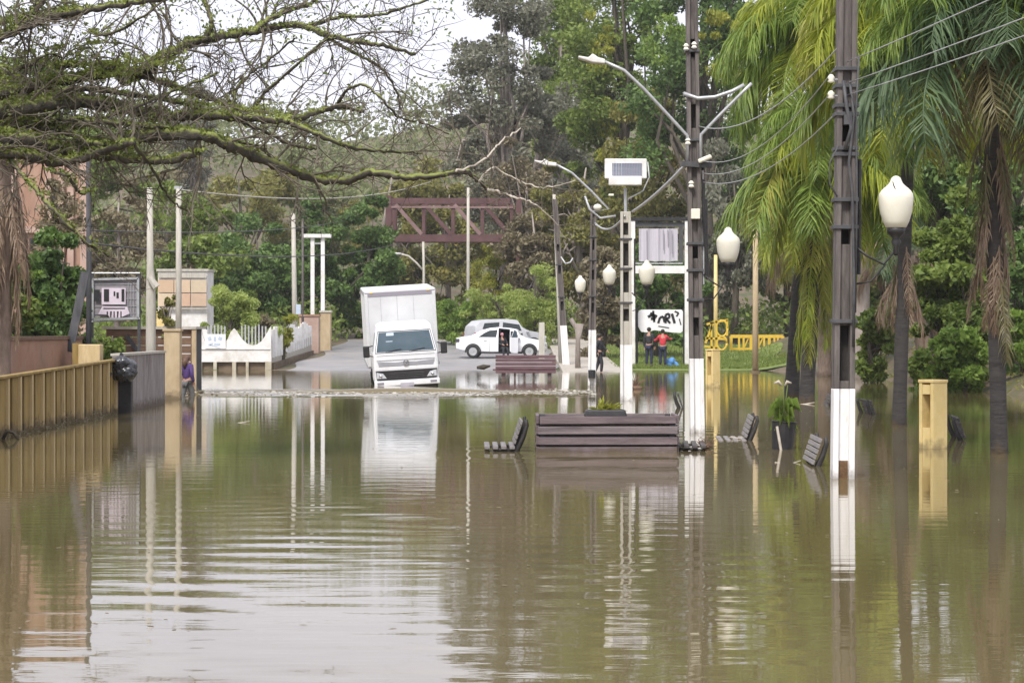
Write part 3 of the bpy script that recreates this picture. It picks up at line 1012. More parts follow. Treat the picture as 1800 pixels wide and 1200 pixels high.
    # lamps, handles, bumper line
    for sd in (-1, 1):
        MB().box((h - .12, sd * .66, .68 * k), (.2, .26, .13)).build('headlight', M['lens'], T, bevel=.03)
        MB().box((-h + .1, sd * .70, .84 * k), (.2, .26, .16)).build('tail_lamp', M['lamp_red'] if kind != 'sedan' else M['darkgrey'], T, bevel=.03)
        for x in (-.55, .45):
            if open_door and sd < 0 and x > 0: continue
            MB().box((x - .2, sd * .885, .84 * k), (.16, .03, .03)).build('door_handle', M['chrome'], T, bevel=.008)
        mr = MB().box((.86, sd * .95, .98 * k), (.13, .17, .11)).build('side_mirror', body, T, bevel=.03)
    return T, rings, st


cz = gzf(-.55, 111) + .04
car, rings, st = make_car('white sedan on the wet road beyond the flood, one door standing open', (-.50, 111.2, cz), R(-3), 4.42, 1.50, 'sedan', M['white'], open_door=6)
# inside of the open side, seat and the door leaf itself
inb = MB()
inb.box((.0, .55, .75), (2.0, .04, .9))
inb.box((.0, .0, .28), (2.0, 1.3, .05))
inb.box((.75, .05, .75), (.06, 1.2, .5))
inb.box((-.9, .05, .75), (.06, 1.2, .8))
inb.build('interior_lining', M['cloth_dark'], car)
seat = MB()
seat.box((-.08, -.38, .45), (.5, .5, .2))
seat.box((-.34, -.38, .78), (.14, .48, .62), rot=(0, R(-12), 0))
seat.build('seat', M['cloth_dark'], car, bevel=.05)
dl = MB()
dl.prism([(0, .24), (.86, .24), (.92, .55), (.9, .96), (.78, 1.3), (.45, 1.42), (.0, 1.0)], .07, 'y', -.035)
# hinge near the front of the opening; leaf swung far open towards the camera
lv = []
hx, hy = .50, -.88
th = R(-78)
for x, y, z in dl.v:
    xx = -x * math.cos(R(72))
    lv.append((hx + x * .42, hy - x * .86 + y, z))
dl.v = lv
door = dl.build('door', M['white'], car, bevel=.012)
gw = MB().prism([(.08, 1.0), (.86, 1.0), (.75, 1.27), (.45, 1.36)], .08, 'y', -.04)
gw.v = [(hx + x * .42, hy - x * .86 + y, z) for x, y, z in gw.v]
gw.build('door_window', M['glass'], door)
person('person sitting in the open doorway of the white sedan, bare head, dark clothes', (-.50 + .02, 111.2 - .52, cz - .38), R(25), 1.62, M['cloth_dark'], M['cloth_dark'], M['cloth_pink'], 'sit')

make_car('silver white hatchback parked behind the white sedan, only its roof and rear showing', (-.35, 119.5, gzf(-.35, 119.5) + .04), R(24), 4.1, 1.66, 'hatch', M['silver'])

# ------------------------------------------------------------------ truss gantry over the road
TD = 140.0
ta, tb = W(690, 425, TD), W(902, 425, TD)
z0, z1 = ta.z, W(0, 347, TD).z
t = thing('steel_gantry', 'maroon steel truss gantry spanning above the road behind the truck', 'gantry', (ta.x, TD, gzf(ta.x, TD)))
sh = t.location
x0, x1 = ta.x, tb.x
for yy in (TD, TD + 1.6):
    MB().beam((x0, yy, z0 + .22), (x1, yy, z0 + .22), .2, .45).build('bottom_chord', M['truss'], t, shift=sh)
    MB().beam((x0 - .4, yy, z1 - .22), (x1 - .2, yy, z1 - .22), .2, .36).build('top_chord', M['truss'], t, shift=sh)
    nb = 4
    for i in range(nb + 1):
        x = x0 + .1 + (x1 - x0 - .2) * i / nb
        MB().beam((x, yy, z0 + .45), (x, yy, z1 - .4), .2, .16).build('vertical_post', M['truss'], t, shift=sh)
    for i in range(nb):
        xa = x0 + .1 + (x1 - x0 - .2) * i / nb
        xb = x0 + .1 + (x1 - x0 - .2) * (i + 1) / nb
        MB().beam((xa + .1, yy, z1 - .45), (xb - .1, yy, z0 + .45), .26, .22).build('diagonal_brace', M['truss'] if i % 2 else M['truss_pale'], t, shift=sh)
MB().beam((x0 - .5, TD - .12, z1 - .6), (x1, TD - .12, z1 - .62), .06, .12).build('rail', M['truss_pale'], t, shift=sh)
for i in range(6):
    x = x0 + .2 + (x1 - x0 - .4) * i / 5
    for z in (z0 + .1, z1 - .15):
        MB().beam((x, TD + .1, z), (x, TD + 1.5, z), .14).build('cross_beam', M['truss'], t, shift=sh)
for x in (x0 - .25, x1 + .35):
    for yy in (TD, TD + 1.6):
        MB().beam((x, yy, gzf(x, yy) - .3), (x, yy, z1 + .1), .34).build('column', M['truss'], t, shift=sh)


# ------------------------------------------------------------------ left side
def px_tube_thing(name, label, cat, px0, py0, px1, py1, D, r0, r1, mat, n=8, group=None, ground=None):
    a, b = W(px0, py0, D), W(px1, py1, D)
    t = thing(name, label, cat, a, 0, group)
    MB().tube([a - a, b - a], [r0, r1], n).build('shaft', mat, t, smooth=True)
    return t


# precast fence along the flooded pavement: posts and panels, one by one
fy = [36.0 - 2.7 + .92 * i for i in range(-10, 16)]
FX = -8.22
fence = thing('precast_fence', 'ochre precast concrete fence of narrow panels and pale ribs standing in flood water', 'fence', (FX, fy[0], -.35))
sh = fence.location
for i, y in enumerate(fy):
    top = .90
    top = .90 + .012 * (i - 10)
    pz = top
    MB().box((FX - .005, y, (pz - .45) / 2), (.115, .085, pz + .45), taper=.96).build('post', M['ochre_pale'], fence, shift=sh, bevel=.008)
    if i < len(fy) - 1:
        for q in range(2):
            yc = y + .043 + (.92 - .086) * (q + .5) / 2
            tq = top - .008
            MB().box((FX - (.035 if q else .062) + rnd.uniform(-.006, .006), yc, (tq - .45) / 2), (.07, (.92 - .086) / 2 - .012, tq + .45)).build('panel', M['ochre'] if q else M['ochre_shade'], fence, shift=sh, bevel=.006)  # near half of each bay darker: rib shadow put into its colour
MB().beam((FX - .005, fy[0] - .05, .90 - .12 + .026), (FX - .005, fy[-1] + .05, .90 + .012 * 15 + .026), .14, .05).build('coping', M['ochre'], fence, shift=sh, bevel=.012)
# mud line weeds and twigs caught along the fence foot
P = []
for i in range(900):
    y = rnd.uniform(36, 46.5)
    P.append((FX + .09 + abs(rnd.gauss(0, .05)), y, abs(rnd.gauss(0, .06)) * (1.5 if math.sin(y * 2.3) > .2 else .5)))


def leaf_cloud(P, size, aspect=.45, seed=1, updir=None, flat=0.0):
    """diamond leaves, two triangles each, at the points P"""
    rg = np.random.default_rng(seed)
    P = np.asarray(P, float)
    n_ = len(P)
    u = rg.normal(size=(n_, 3))
    if updir is not None: u = u * (1 - flat) + np.asarray(updir) * flat * 2.0
    u /= np.linalg.norm(u, axis=1)[:, None]
    v = np.cross(u, rg.normal(size=(n_, 3)))
    v /= np.linalg.norm(v, axis=1)[:, None]
    s = size * rg.uniform(.55, 1.35, (n_, 1))
    V = np.empty((n_ * 4, 3))
    V[0::4] = P - u * s / 2
    V[1::4] = P + v * s * aspect / 2
    V[2::4] = P + u * s / 2
    V[3::4] = P - v * s * aspect / 2
    Q = np.arange(n_ * 4).reshape(n_, 4)
    return V, Q


V, Q = leaf_cloud(P, .07, .25, 3)
o = mesh_np('weeds', V, Q, M['leaf_brown'])
tag(o, 'dark twigs and weeds caught along the foot of the ochre fence', 'weeds', kind='stuff')

# bent dark root sticking out of the water at the fence
b = MB().tube([W(5, 772, 36), W(12, 757, 36), W(24, 760, 36), W(34, 775, 36)], [.03, .035, .03, .02], 6)
o = b.build('branch', M['bark'], None, smooth=True)
tag(o, 'bent dark root poking from the water by the ochre fence', 'branch')

# low terracotta retaining wall behind the fence
tw = thing('garden_wall', 'low terracotta garden wall behind the ochre fence, under the hedge', 'wall', (-9.9, 44, .3))
a, b_ = W(-40, 608, 42), W(112, 612, 50)
MB().beam((-10.25, 26, .75), (-9.55, 50, .75), .25, 1.6).build('wall', M['terracotta'], tw, shift=tw.location)
MB().beam((-10.25, 26, 1.565), (-9.55, 50, 1.565), .33, .07).build('coping', M['wood_brown'], tw, shift=tw.location)

# grey end wall and beige gate pillar
gw_ = thing('grey_wall', 'weathered grey stub wall between the black bag and the beige pillar', 'wall', (-8.2, 49, -.4))
sh = gw_.location
yA, yB = 47.2, 53.4
for i in range(6):
    ya = yA + (yB - yA) * i / 6
    yb = yA + (yB - yA) * (i + 1) / 6
    MB().box((-8.22, (ya + yb) / 2, .37), (.16, (yb - ya) - .02, 1.64)).build('panel', M['wall_grey'], gw_, shift=sh, bevel=.006)
MB().box((-8.22, (yA + yB) / 2, 1.215), (.22, yB - yA, .05)).build('coping', M['concrete_pale'], gw_, shift=sh)
gp = thing('gate_pillar', 'beige plastered gate pillar at the end of the grey wall', 'pillar', (W(304, 700, 57).x, 57, -.4))
MB().box((0, 0, 1.05), (.40, .40, 2.1)).build('shaft', M['pillar_beige'], gp, bevel=.015)
MB().box((0, 0, 2.12), (.46, .46, .06)).build('cap', M['pillar_beige'], gp, bevel=.01)
op = thing('ochre_pillar', 'stubby ochre pillar rising behind the ochre fence beside the dark post', 'pillar', (W(168, 640, 48).x - .1, 48, -.3))
MB().box((0, 0, .85), (.46, .4, 1.75)).build('shaft', M['ochre_pale'], op, bevel=.02)
MB().box((-.3, .1, .85), (.16, .3, 1.8)).build('rib', M['ochre'], op)

# dark bin with a black bag slumped over it
bz = thing('litter_bin', 'narrow black litter bin standing in water before the grey wall', 'bin', (W(224, 720, 47.5).x, 47.3, -.4))
MB().box((0, 0, .58), (.26, .22, 1.16), taper=1.06).build('body', M['black'], bz, bevel=.02)
MB().box((-.19, .0, .5), (.06, .06, 1.1)).build('post', M['black'], bz)
bg_ = MB()
rg = np.random.default_rng(4)
c = W(210, 646, 47.0)
for i in range(9):
    for_r = .17 + .11 * rg.random()
    bg_.ball(c + Vector((rg.normal(0, .10), rg.normal(0, .06), rg.normal(0, .06) - .05)), (for_r, for_r * .8, for_r * .72), 12, 8)
bg_.ball(c + Vector((.03, 0, .13)), (.17, .14, .09), 12, 8)
bg_.tube([c + Vector((.0, 0, .15)), c + Vector((.01, 0, .24)), c + Vector((.05, 0, .30))], [.07, .03, .06], 8)
o = bg_.build('rubbish_bag', M['plastic_black'], None, smooth=True)
dsp = o.modifiers.new('remesh', 'REMESH'); dsp.mode = 'VOXEL'; dsp.voxel_size = .022
tx = bpy.data.textures.new('crumple', 'CLOUDS'); tx.noise_scale = .12
dm = o.modifiers.new('crumple', 'DISPLACE'); dm.texture = tx; dm.strength = .06; dm.mid_level = .5
tag(o, 'shiny black rubbish bag slumped on the litter bin by the fence', 'bag')
o = MB().tube([W(196, 655, 46.5), W(186, 672, 46.5), W(176, 688, 46.5), W(172, 702, 46.5), W(180, 712, 46.5)], [.03, .035, .035, .03, .02], 6).build('branch', M['bark'], None, smooth=True)
tag(o, 'bent stick hanging from the black rubbish bag down to the water', 'stick')

# dark post, leaning board, sign board
dp = thing('dark_post', 'tall dark wooden post at the corner of the brick house', 'post', (W(155, 640, 50).x, 50, .2))
zt = W(0, 270, 50).z - .2
MB().tube([(0, 0, 0), (.02, 0, zt * .5), (0, 0, zt)], [.07, .06, .05], 8).build('shaft', M['wood_dark'], dp, smooth=True)
o = MB().beam(W(122, 618, 48.5), W(150, 478, 48.8), .18, .05, up=(0, 1, 0)).build('board', M['wood_dark'], None)
tag(o, 'dark board leaning against the tall dark post by the hedge', 'board')

SD = 52.0
sb = thing('notice_board', 'framed notice board with a pale pink poster behind the grey wall', 'sign', (W(205, 560, SD).x, SD, .3))
def lp(px, py, dy=0):
    v = W(px, py, SD) - Vector(sb.location)
    return Vector((v.x, dy, v.z))
fr = MB()
cs = [lp(163, 491), lp(243, 489), lp(243, 559), lp(163, 562)]
for i in range(4): fr.beam(cs[i], cs[(i + 1) % 4], .05, .05, up=(0, 1, 0))
fr.build('frame', M['steel'], sb)
MB().box((lp(203, 525) + Vector((0, .05, 0))), (1.0, .02, .86)).build('back_panel', pm('grey board', (.22, .20, .215), (.31, .285, .30), 5, .8), sb)
for i in range(4):
    x = 225 + i * 5
    MB().beam(lp(x, 496, .02), lp(x, 556, .02), .012).build('wire', M['steel'], sb)
for i in range(5):
    MB().beam(lp(166, 500 + i * 13, .03), lp(240, 499 + i * 13, .03), .012).build('wire', M['steel'], sb)
po = MB()
po.prism([(lp(179, 0).x, lp(0, 535).z), (lp(221, 0).x, lp(0, 535).z), (lp(221, 0).x, lp(0, 506).z), (lp(179, 0).x, lp(0, 506).z)], .012, 'y', -.02)
po.prism([(lp(173, 0).x, lp(0, 552).z), (lp(190, 0).x, lp(0, 553).z), (lp(194, 0).x, lp(0, 559).z), (lp(212, 0).x, lp(0, 558).z), (lp(228, 0).x, lp(0, 551).z), (lp(224, 0).x, lp(0, 539).z), (lp(180, 0).x, lp(0, 538).z)], .012, 'y', -.024)
pst = po.build('poster', M['pink'], sb)
ik = MB()
for (a, b, c_, d) in ((183, 508, 192, 530), (166, 509, 176, 529), (214, 508, 219, 530), (200, 512, 203, 520), (205, 514, 209, 524), (182, 541, 220, 543)):
    q = [lp(a, d), lp(c_, d), lp(c_, b), lp(a, b)]
    ik.add([v + Vector((0, -.028, 0)) for v in q], [(0, 1, 2, 3)])
for i in range(5):
    q = [lp(188 + i * 6, 558), lp(190 + i * 6, 558), lp(190 + i * 6 + (i % 2), 547), lp(188 + i * 6, 547)]
    ik.add([v + Vector((0, -.03, 0)) for v in q], [(0, 1, 2, 3)])
ik.build('print', M['ink'], pst)
for xx in (161, 244):
    MB().tube([lp(xx, 478, .04), lp(xx, 640, .04)], .04, 6).build('leg', M['darkgrey'], sb)
MB().tube([lp(150, 480, 0), lp(246, 480, 0)], .018, 6).build('crossbar', M['steel'], sb)
MB().tube([lp(150, 566, 0), lp(246, 560, 0)], .018, 6).build('crossbar', M['steel'], sb)

# brown board shed / gate behind the grey wall
SH = 63.0
sd_ = thing('board_shed', 'low brown board shed behind the two slender concrete poles', 'shed', (W(250, 640, SH).x, SH, -.35))
wl, wr = W(188, 0, SH).x, W(338, 0, SH).x
zt = W(0, 578, SH).z
for i in range(9):
    z = -.3 + (zt + .3) * (i + .5) / 9
    MB().box(((wl + wr) / 2 + rnd.uniform(-.02, .02), SH + rnd.uniform(-.012, .012), z), (wr - wl, .05, (zt + .3) / 9 - .02)).build('plank', M['wood_brown'], sd_, shift=sd_.location)
MB().box(((wl + wr) / 2, SH + .9, zt + .03), (wr - wl + .25, 2.1, .07)).build('roof', M['concrete_pale'], sd_, shift=sd_.location)
MB().box((wl + .03, SH + 1.0, zt / 2 - .1), (.06, 1.8, zt + .2)).build('side_wall', M['wood_dark'], sd_, shift=sd_.location)
MB().box((wr - .03, SH + 1.0, zt / 2 - .1), (.06, 1.8, zt + .2)).build('side_wall', M['wood_dark'], sd_, shift=sd_.location)
MB().box((wr + .06, SH - .06, zt / 2 - .15), (.12, .12, zt + .4)).build('post', M['pillar_beige'], sd_, shift=sd_.location)
MB().beam(W(222, 590, SH - .1), W(248, 624, SH - .1), .12, .04, up=(0, 1, 0)).build('brace', M['wood_dark'], sd_, shift=sd_.location)

# slender concrete poles
pa = thing('concrete_pole', 'slender concrete pole with a thick collar low down, nearer the notice board', 'pole', W(266, 706, 54.5), 0, None)
b0 = Vector(pa.location)
pts = [W(266, 712, 54.5), W(265, 600, 54.5), W(265, 510, 54.5), W(265, 488, 54.5), W(264, 470, 54.5), W(263, 330, 54.5)]
MB().tube([q - b0 for q in pts], [.125, .12, .115, .105, .085, .065], 10).build('shaft', M['concrete_pale'], pa, smooth=True)
MB().tube([W(262, 487, 54.3) - b0, W(275, 505, 54.3) - b0], [.07, .1], 8).build('collar', M['concrete_pale'], pa)
pb = thing('concrete_pole', 'slender concrete pole with a small bracket on top, behind the beige gate pillar', 'pole', W(314, 690, 61.5), 0, None)
b0 = Vector(pb.location)
MB().tube([W(314, 690, 60) - b0, W(314, 480, 60) - b0, W(314, 332, 60) - b0], [.085, .078, .07], 10).build('shaft', M['concrete_pale'], pb, smooth=True)
MB().box(W(314, 330, 60) - b0, (.22, .08, .08)).build('bracket', M['steel'], pb)

# person half hidden behind the gate pillar
person('person in a purple and white top, long brown hair, wading behind the beige gate pillar', (W(329, 660, 60).x, 60, -.44), R(150), 1.52, M['cloth_purple'], M['cloth_grey'], M['hair_brown'], 'step', longhair=True)

# cream kiosk
KD = 104.0
ko = thing('kiosk', 'cream kiosk with orange tiled upper panels, partly behind the concrete poles', 'kiosk', (W(320, 600, KD).x, KD, -.3))
def kp(px, py, dy=0):
    v = W(px, py, KD) - Vector(ko.location)
    return Vector((v.x, dy, v.z))
a, b = kp(277, 476), kp(364, 640)
MB().box(((a.x + b.x) / 2, 1.2, a.z / 2), (b.x - a.x, 2.2, a.z)).build('wall', M['white_matt'], ko, bevel=.02)
MB().box(((a.x + b.x) / 2, 1.15, a.z + .04), (b.x - a.x + .12, 2.3, .1)).build('roof_edge', M['concrete_pale'], ko)
MB().box(((a.x + b.x) / 2, -.03, kp(0, 484).z), (b.x - a.x - .04, .06, .22)).build('fascia', M['concrete_pale'], ko)
cw = (b.x - a.x) / 3
tone = [(.50, .36, .24), (.53, .40, .28), (.50, .41, .29), (.56, .45, .32), (.50, .34, .24), (.48, .35, .25)]
for r_i in range(2):
    for c_i in range(3):
        z_ = kp(0, 503 + r_i * 24).z
        o = MB().box((a.x + cw * (c_i + .5), -.02, z_), (cw - .03, .05, 22.5 * KD / F)).build('tile', M['terracotta'], ko, bevel=.008)
        o.data.materials[0] = pm('orange tile', tone[r_i * 3 + c_i], tuple(min(1, x * 1.15) for x in tone[r_i * 3 + c_i]), 3, .6)
MB().box(((a.x + b.x) / 2, -.04, kp(0, 542).z), (b.x - a.x + .04, .08, .06)).build('ledge', M['concrete_pale'], ko)
MB().box((kp(283, 0).x, -.02, kp(0, 562).z), (.4, .05, .8)).build('door', M['yellow'], ko)

# white ornamental wall with swags, and its picket return
WD = 97.0
ow = thing('ornamental_wall', 'white garden wall with scooped top edge and pickets at the water edge', 'wall', (W(410, 650, WD).x, WD, -.05))
def op_(px, py):
    v = W(px, py, WD) - Vector(ow.location)
    return (v.x, v.z)
prof = [(340, 650)]
prof += [(340, 612), (341, 600), (344, 588), (349, 580), (354, 577)]
prof += [(356, 590), (362, 604), (370, 611), (380, 612), (392, 606), (400, 596), (405, 584), (411, 577), (416, 582), (421, 590), (427, 598), (434, 604), (443, 607), (452, 605), (460, 599), (467, 589), (472, 580), (476, 573)]
prof += [(477, 636), (340, 636)]
prof = prof[1:]
MB().prism([op_(*q) for q in prof], .18, 'y', 0).build('wall', M['white_matt'], ow)
MB().box((op_(408, 0)[0], -.02, op_(0, 613)[1]), (3.25, .04, .05)).build('moulding', M['white_matt'], ow)
for a_, b_2 in ((340, 355), (375, 381), (408, 415), (432, 437), (466, 477)):
    xa_, xb_ = op_(a_, 0)[0], op_(b_2, 0)[0]
    MB().box(((xa_ + xb_) / 2, .07, op_(0, 645)[1]), (xb_ - xa_, .16, .46)).build('foot', M['white_stained'], ow, bevel=.01)
MB().box((op_(408, 0)[0], .25, op_(0, 645)[1]), (3.3, .2, .5)).build('base', M['wall_brown'], ow)
for px in list(range(364, 398, 6)) + list(range(424, 470, 6)):
    x, z = op_(px, 600)
    tz = op_(0, 582 + rnd.uniform(-2, 2))[1]
    MB().box((x, .26, tz / 2 + .3), (.06, .05, tz - .1)).build('picket', M['steel'], ow)
rw_ = thing('picket_fence', 'white picket fence on a low wall, running back from the white scooped wall', 'fence', (-10.28, 97.2, 0))
sh = rw_.location
for i in range(17):
    y = 97.5 + i * 1.13
    zg = gzf(-10.2, y)
    top = 1.72 + .016 * (y - 97) + .12 * math.sin(i * 1.1)
    MB().box((-10.25 + rnd.uniform(-.01, .01), y, (top + zg + .5) / 2), (.09, .22, top - zg - .5), rot=(0, 0, R(-32))).build('picket', M['white_matt'], rw_, shift=sh, bevel=.015)
MB().beam((-10.34, 97.3, .38), (-10.30, 116, 1.0), .16, .75).build('low_wall', M['concrete_pale'], rw_, shift=sh)
MB().beam((-10.31, 97.3, 1.25), (-10.27, 116, 1.6), .05, .08).build('rail', M['white_matt'], rw_, shift=sh)
MB().beam((-10.24, 97.3, .05), (-10.2, 116, .4), .2, .5).build('plinth', M['wall_brown'], rw_, shift=sh)
# small sign on the wall
sg = thing('wall_sign', 'small white sign with pale blue smudged print on the scooped white wall', 'sign', (W(379, 600, WD).x, WD - .06, W(0, 600, WD).z))
MB().box((0, 0, 0), (.88, .03, .62)).build('board', M['banner_white'], sg, bevel=.01)
q = MB()
for i, (x, z, w1, h1) in enumerate(((-.25, .12, .14, .16), (-.02, .1, .1, .2), (.2, .12, .16, .14), (-.2, -.12, .2, .08), (.08, -.12, .26, .1), (.0, -.22, .5, .03))):
    q.box((x, -.02, z), (w1, .006, h1), rot=(0, R(20 * (i % 3 - 1)), 0))
q.build('print', M['ink_glint_blue'], sg)

# gate piers farther up the road
for (pxa, pxb, top, D, lab) in ((526, 560, 556, 117, 'plastered beige pier with a reddish top, beside the picket fence'), (563, 581, 549, 120, 'narrow tan pier at the road edge, farther from the picket fence')):
    a, b = W(pxa, 625, D), W(pxb, top, D)
    t = thing('gate_pier', lab, 'pier', ((a.x + b.x) / 2, D, gzf(a.x, D) - .1))
    hgt = b.z - t.location.z
    MB().box((0, .4, hgt / 2), (b.x - a.x, .8, hgt)).build('shaft', M['pillar_beige'] if pxa > 550 else M['brick_pale'], t, bevel=.02)
    MB().box((0, .4, hgt + .05), (b.x - a.x + .1, .9, .1)).build('cap', M['concrete_pale'] if pxa > 550 else M['terracotta'], t)

# light posts on the far left road side
def post(label, px, ytop, D, r0, r1, mat, name='light_post', lean=0):
    a = W(px, 0, D)
    t = thing(name, label, 'post', (a.x, D, gzf(a.x, D) - .1))
    hgt = W(px, ytop, D).z - t.location.z
    MB().tube([(0, 0, 0), (lean * .5, 0, hgt / 2), (lean, 0, hgt)], [r0, (r0 + r1) / 2, r1], 10).build('shaft', mat, t, smooth=True)
    MB().tube([(0, 0, 0), (0, 0, .3)], [r0 * 1.5, r0 * 1.5], 10).build('base', mat, t)
    return t, hgt
t, hg = post('thick pale post rising from the far end of the picket fence', 519, 375, 115, .15, .1, M['concrete_pale'], lean=-.1)
MB().box((.17, -.1, 2.4), (.24, .2, .5)).build('meter_box', M['ink_glint_blue'], t, bevel=.02)
post('thin grey post just right of the thick pale post', 532, 385, 117, .07, .05, M['concrete'])
t = thing('twin_post', 'twin white posts joined by one flat cap, beyond the picket fence', 'sign post', (W(558, 0, 121).x, 121, gzf(-10, 121) - .1))
hgt = W(0, 418, 121).z - t.location.z
for px in (549.5, 567.5):
    x = W(px, 0, 121).x - t.location.x
    MB().box((x, 0, hgt / 2), (.2, .2, hgt)).build('post', M['white_matt'], t)
MB().box((0, 0, hgt + .09), (1.5, .5, .2)).build('cap', M['white_matt'], t, bevel=.03)
MB().box((.0, 0, hgt - .3), (.75, .1, .08)).build('crossbar', M['steel'], t)
t, hg = post('pale concrete post standing in front of the maroon gantry', 823, 330, 132, .11, .08, M['concrete_pale'])
# far curved street lamp
t = thing('street_lamp', 'grey street lamp with drooping curved arm, seen through the gantry opening', 'street lamp', (W(744, 0, 134).x, 134, gzf(-5, 134)))
b0 = Vector(t.location)
MB().tube([(0, 0, 0), W(745, 480, 134) - b0, W(744, 425, 134) - b0], [.1, .08, .07], 8).build('pole', M['concrete_pale'], t, smooth=True)
MB().tube([W(744, 476, 134) - b0, W(732, 462, 134) - b0, W(718, 450, 134) - b0, W(702, 446, 134) - b0], .06, 8).build('arm', M['concrete_pale'], t, smooth=True)
MB().box(W(696, 446, 134) - b0, (.6, .25, .12)).build('lamp_head', M['steel'], t, bevel=.03)

# brick house on the left
HD = 60.0
hx1 = W(152, 0, HD).x
bh = thing('brick_house', 'orange brick house with pale piers, behind hedge and mossy branches', 'house', (hx1 - 3.5, HD, .3))
sh = bh.location
HZ = W(0, 268, HD).z
MB().box((hx1 - 3.5, HD + 4, HZ / 2), (7.0, 8, HZ)).build('wall', M['brick'], bh, shift=sh)
for px in (150, 128, 112, 90, 30):
    MB().box((W(px, 0, HD).x - .06, HD - .05, HZ / 2), (.16, .1, HZ - .1)).build('pier', M['brick_pale'], bh, shift=sh)
MB().box((hx1 - 3.6, HD + 4, HZ + .13), (7.4, 8.3, .25)).build('roof', M['terracotta'], bh, shift=sh)
MB().box((hx1 - 3.5, HD - .06, W(0, 405, HD).z), (6.9, .12, .16)).build('ledge', M['brick_pale'], bh, shift=sh)
for (a, b, c_, d) in ((93, 318, 110, 372), (54, 420, 66, 440), (72, 428, 82, 442)):
    p0, p1 = W(a, d, HD), W(c_, b, HD)
    wdw = MB().box(((p0.x + p1.x) / 2, HD - .015, (p0.z + p1.z) / 2), (p1.x - p0.x, .06, p1.z - p0.z)).build('window', M['wood_dark'], bh, shift=sh)
    MB().box(((p0.x + p1.x) / 2, HD - .055, (p0.z + p1.z) / 2), (p1.x - p0.x - .1, .03, p1.z - p0.z - .1)).build('pane', M['glass_dark'], wdw, shift=sh)
th_ = R(13)
bh.rotation_euler = (0, 0, th_)
bh.location = (hx1 - 3.5 * math.cos(th_), HD - 3.5 * math.sin(th_), .3)

# ------------------------------------------------------------------ concrete pole row
def dt_pole(label, base, lean, H, w0, w1, zw, slots, bands, rusty=False):
    """H-section concrete pole: two flanges and a recessed, slotted web; base in white paint"""
    T = thing('utility_pole', label, 'pole', base, 0, 'concrete utility poles along the plaza')
    xf = lambda z: lean * z / H
    wf = lambda z: w0 + (w1 - w0) * z / H
    dep = .24
    def flange(mb, za, zb, s, grow=0):
        rings = []
        for z in (za, zb):
            c, hw = xf(z), wf(z) / 2
            a, b = c + s * (hw + grow), c + s * (hw - .062)
            rings.append([Vector((a, -dep / 2 - grow, z)), Vector((b, -dep / 2 - grow, z)), Vector((b, dep / 2, z)), Vector((a, dep / 2, z))])
        mb.loft(rings)
    def web(mb, za, zb):
        rings = []
        for z in (za, zb):
            c, hw = xf(z), wf(z) / 2 - .058
            rings.append([Vector((c - hw, -.055, z)), Vector((c + hw, -.055, z)), Vector((c + hw, .05, z)), Vector((c - hw, .05, z))])
        mb.loft(rings)
    up, lo = MB(), MB()
    for s in (-1, 1):
        flange(up, zw, H, s)
        flange(lo, 0, zw, s, .004)
    # solid web between the slots
    z = 0.0
    for a, b in slots + [(H, H)]:
        if a > z:
            if z < zw:
                web(lo, z, min(a, zw))
                if a > zw: web(up, zw, a)
            else:
                web(up, z, a)
        z = b
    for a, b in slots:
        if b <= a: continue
        MB().box((xf((a + b) / 2), .09, (a + b) / 2), (wf((a + b) / 2) - .126, .03, b - a + .02)).build('slot_shade_back', M['concrete_slot_shade'], T)  # plate added behind each slot, its shade painted in
    up.build('shaft', M['concrete'], T, bevel=.008)
    lo.build('painted_base', M['white_dirty'], T, bevel=.008)
    for zb in bands:
        MB().box((xf(zb), 0, zb), (wf(zb) + .05, dep + .05, .045)).build('band', M['darkgrey'], T, bevel=.004)
    if rusty:
        MB().box((xf(.5), -.052, .46), (.11, .02, .22)).build('rust_patch', M['rust'], T)
    T['hh'] = H
    return T, xf, wf


PG = -.36
P1D, P2D, P3D, P4D, P5D = 26.7, 38.5, 55.6, 69.0, 97.0
poles = []
B1 = Vector((W(1480, 840, P1D).x, P1D, PG))
t1, xf1, wf1 = dt_pole('nearest utility pole, white base broken open at the foot, many clamps and insulators high up', B1, .09, 9.6, .25, .205, 1.05 - PG, [(1.5, 2.15), (3.1, 3.3), (4.3, 4.5), (6.4, 6.7)],
                       [2.2, 3.3, 3.62, 4.15, 4.22, 4.62, 4.72, 4.95, 5.15], rusty=True)
hw = MB()
for z, s in ((5.02, -1), (4.83, -1)):
    hw.tube([(xf1(z) - .1, -.1, z), (xf1(z) - .17, -.12, z)], .012, 6)
hw.build('insulator_pin', M['steel'], t1)
for z in (5.03, 4.84):
    b = MB()
    b.v = []
    b.lathe([(.02, -.05), (.045, -.035), (.03, -.01), (.045, .01), (.03, .035), (.015, .05)], 10, (xf1(z) - .19, -.12, z))
    b.build('insulator', M['cream'], t1, smooth=True)
cb = MB()
cb.tube([(xf1(5.1) + .02, -.16, 5.0), (xf1(4.6) + .07, -.17, 4.6), (xf1(4) + .02, -.16, 4.05), (xf1(3.9) + .06, -.16, 3.7), (xf1(3.0) + .09, -.16, 2.6), (xf1(2.2) + .09, -.16, 1.9)], .018, 6)
cb.tube([(xf1(5.0) + .13, -.15, 5.3), (xf1(4.6) + .10, -.15, 4.7), (xf1(3.6) + .12, -.14, 3.6), (xf1(2.6) + .11, -.14, 2.3)], .014, 6)
cb.tube([(xf1(4.8) - .05, -.16, 5.0), (xf1(4.6) - .02, -.2, 4.7), (xf1(4.4) + .04, -.18, 4.45), (xf1(4.2) - .03, -.17, 4.2)], .022, 6)
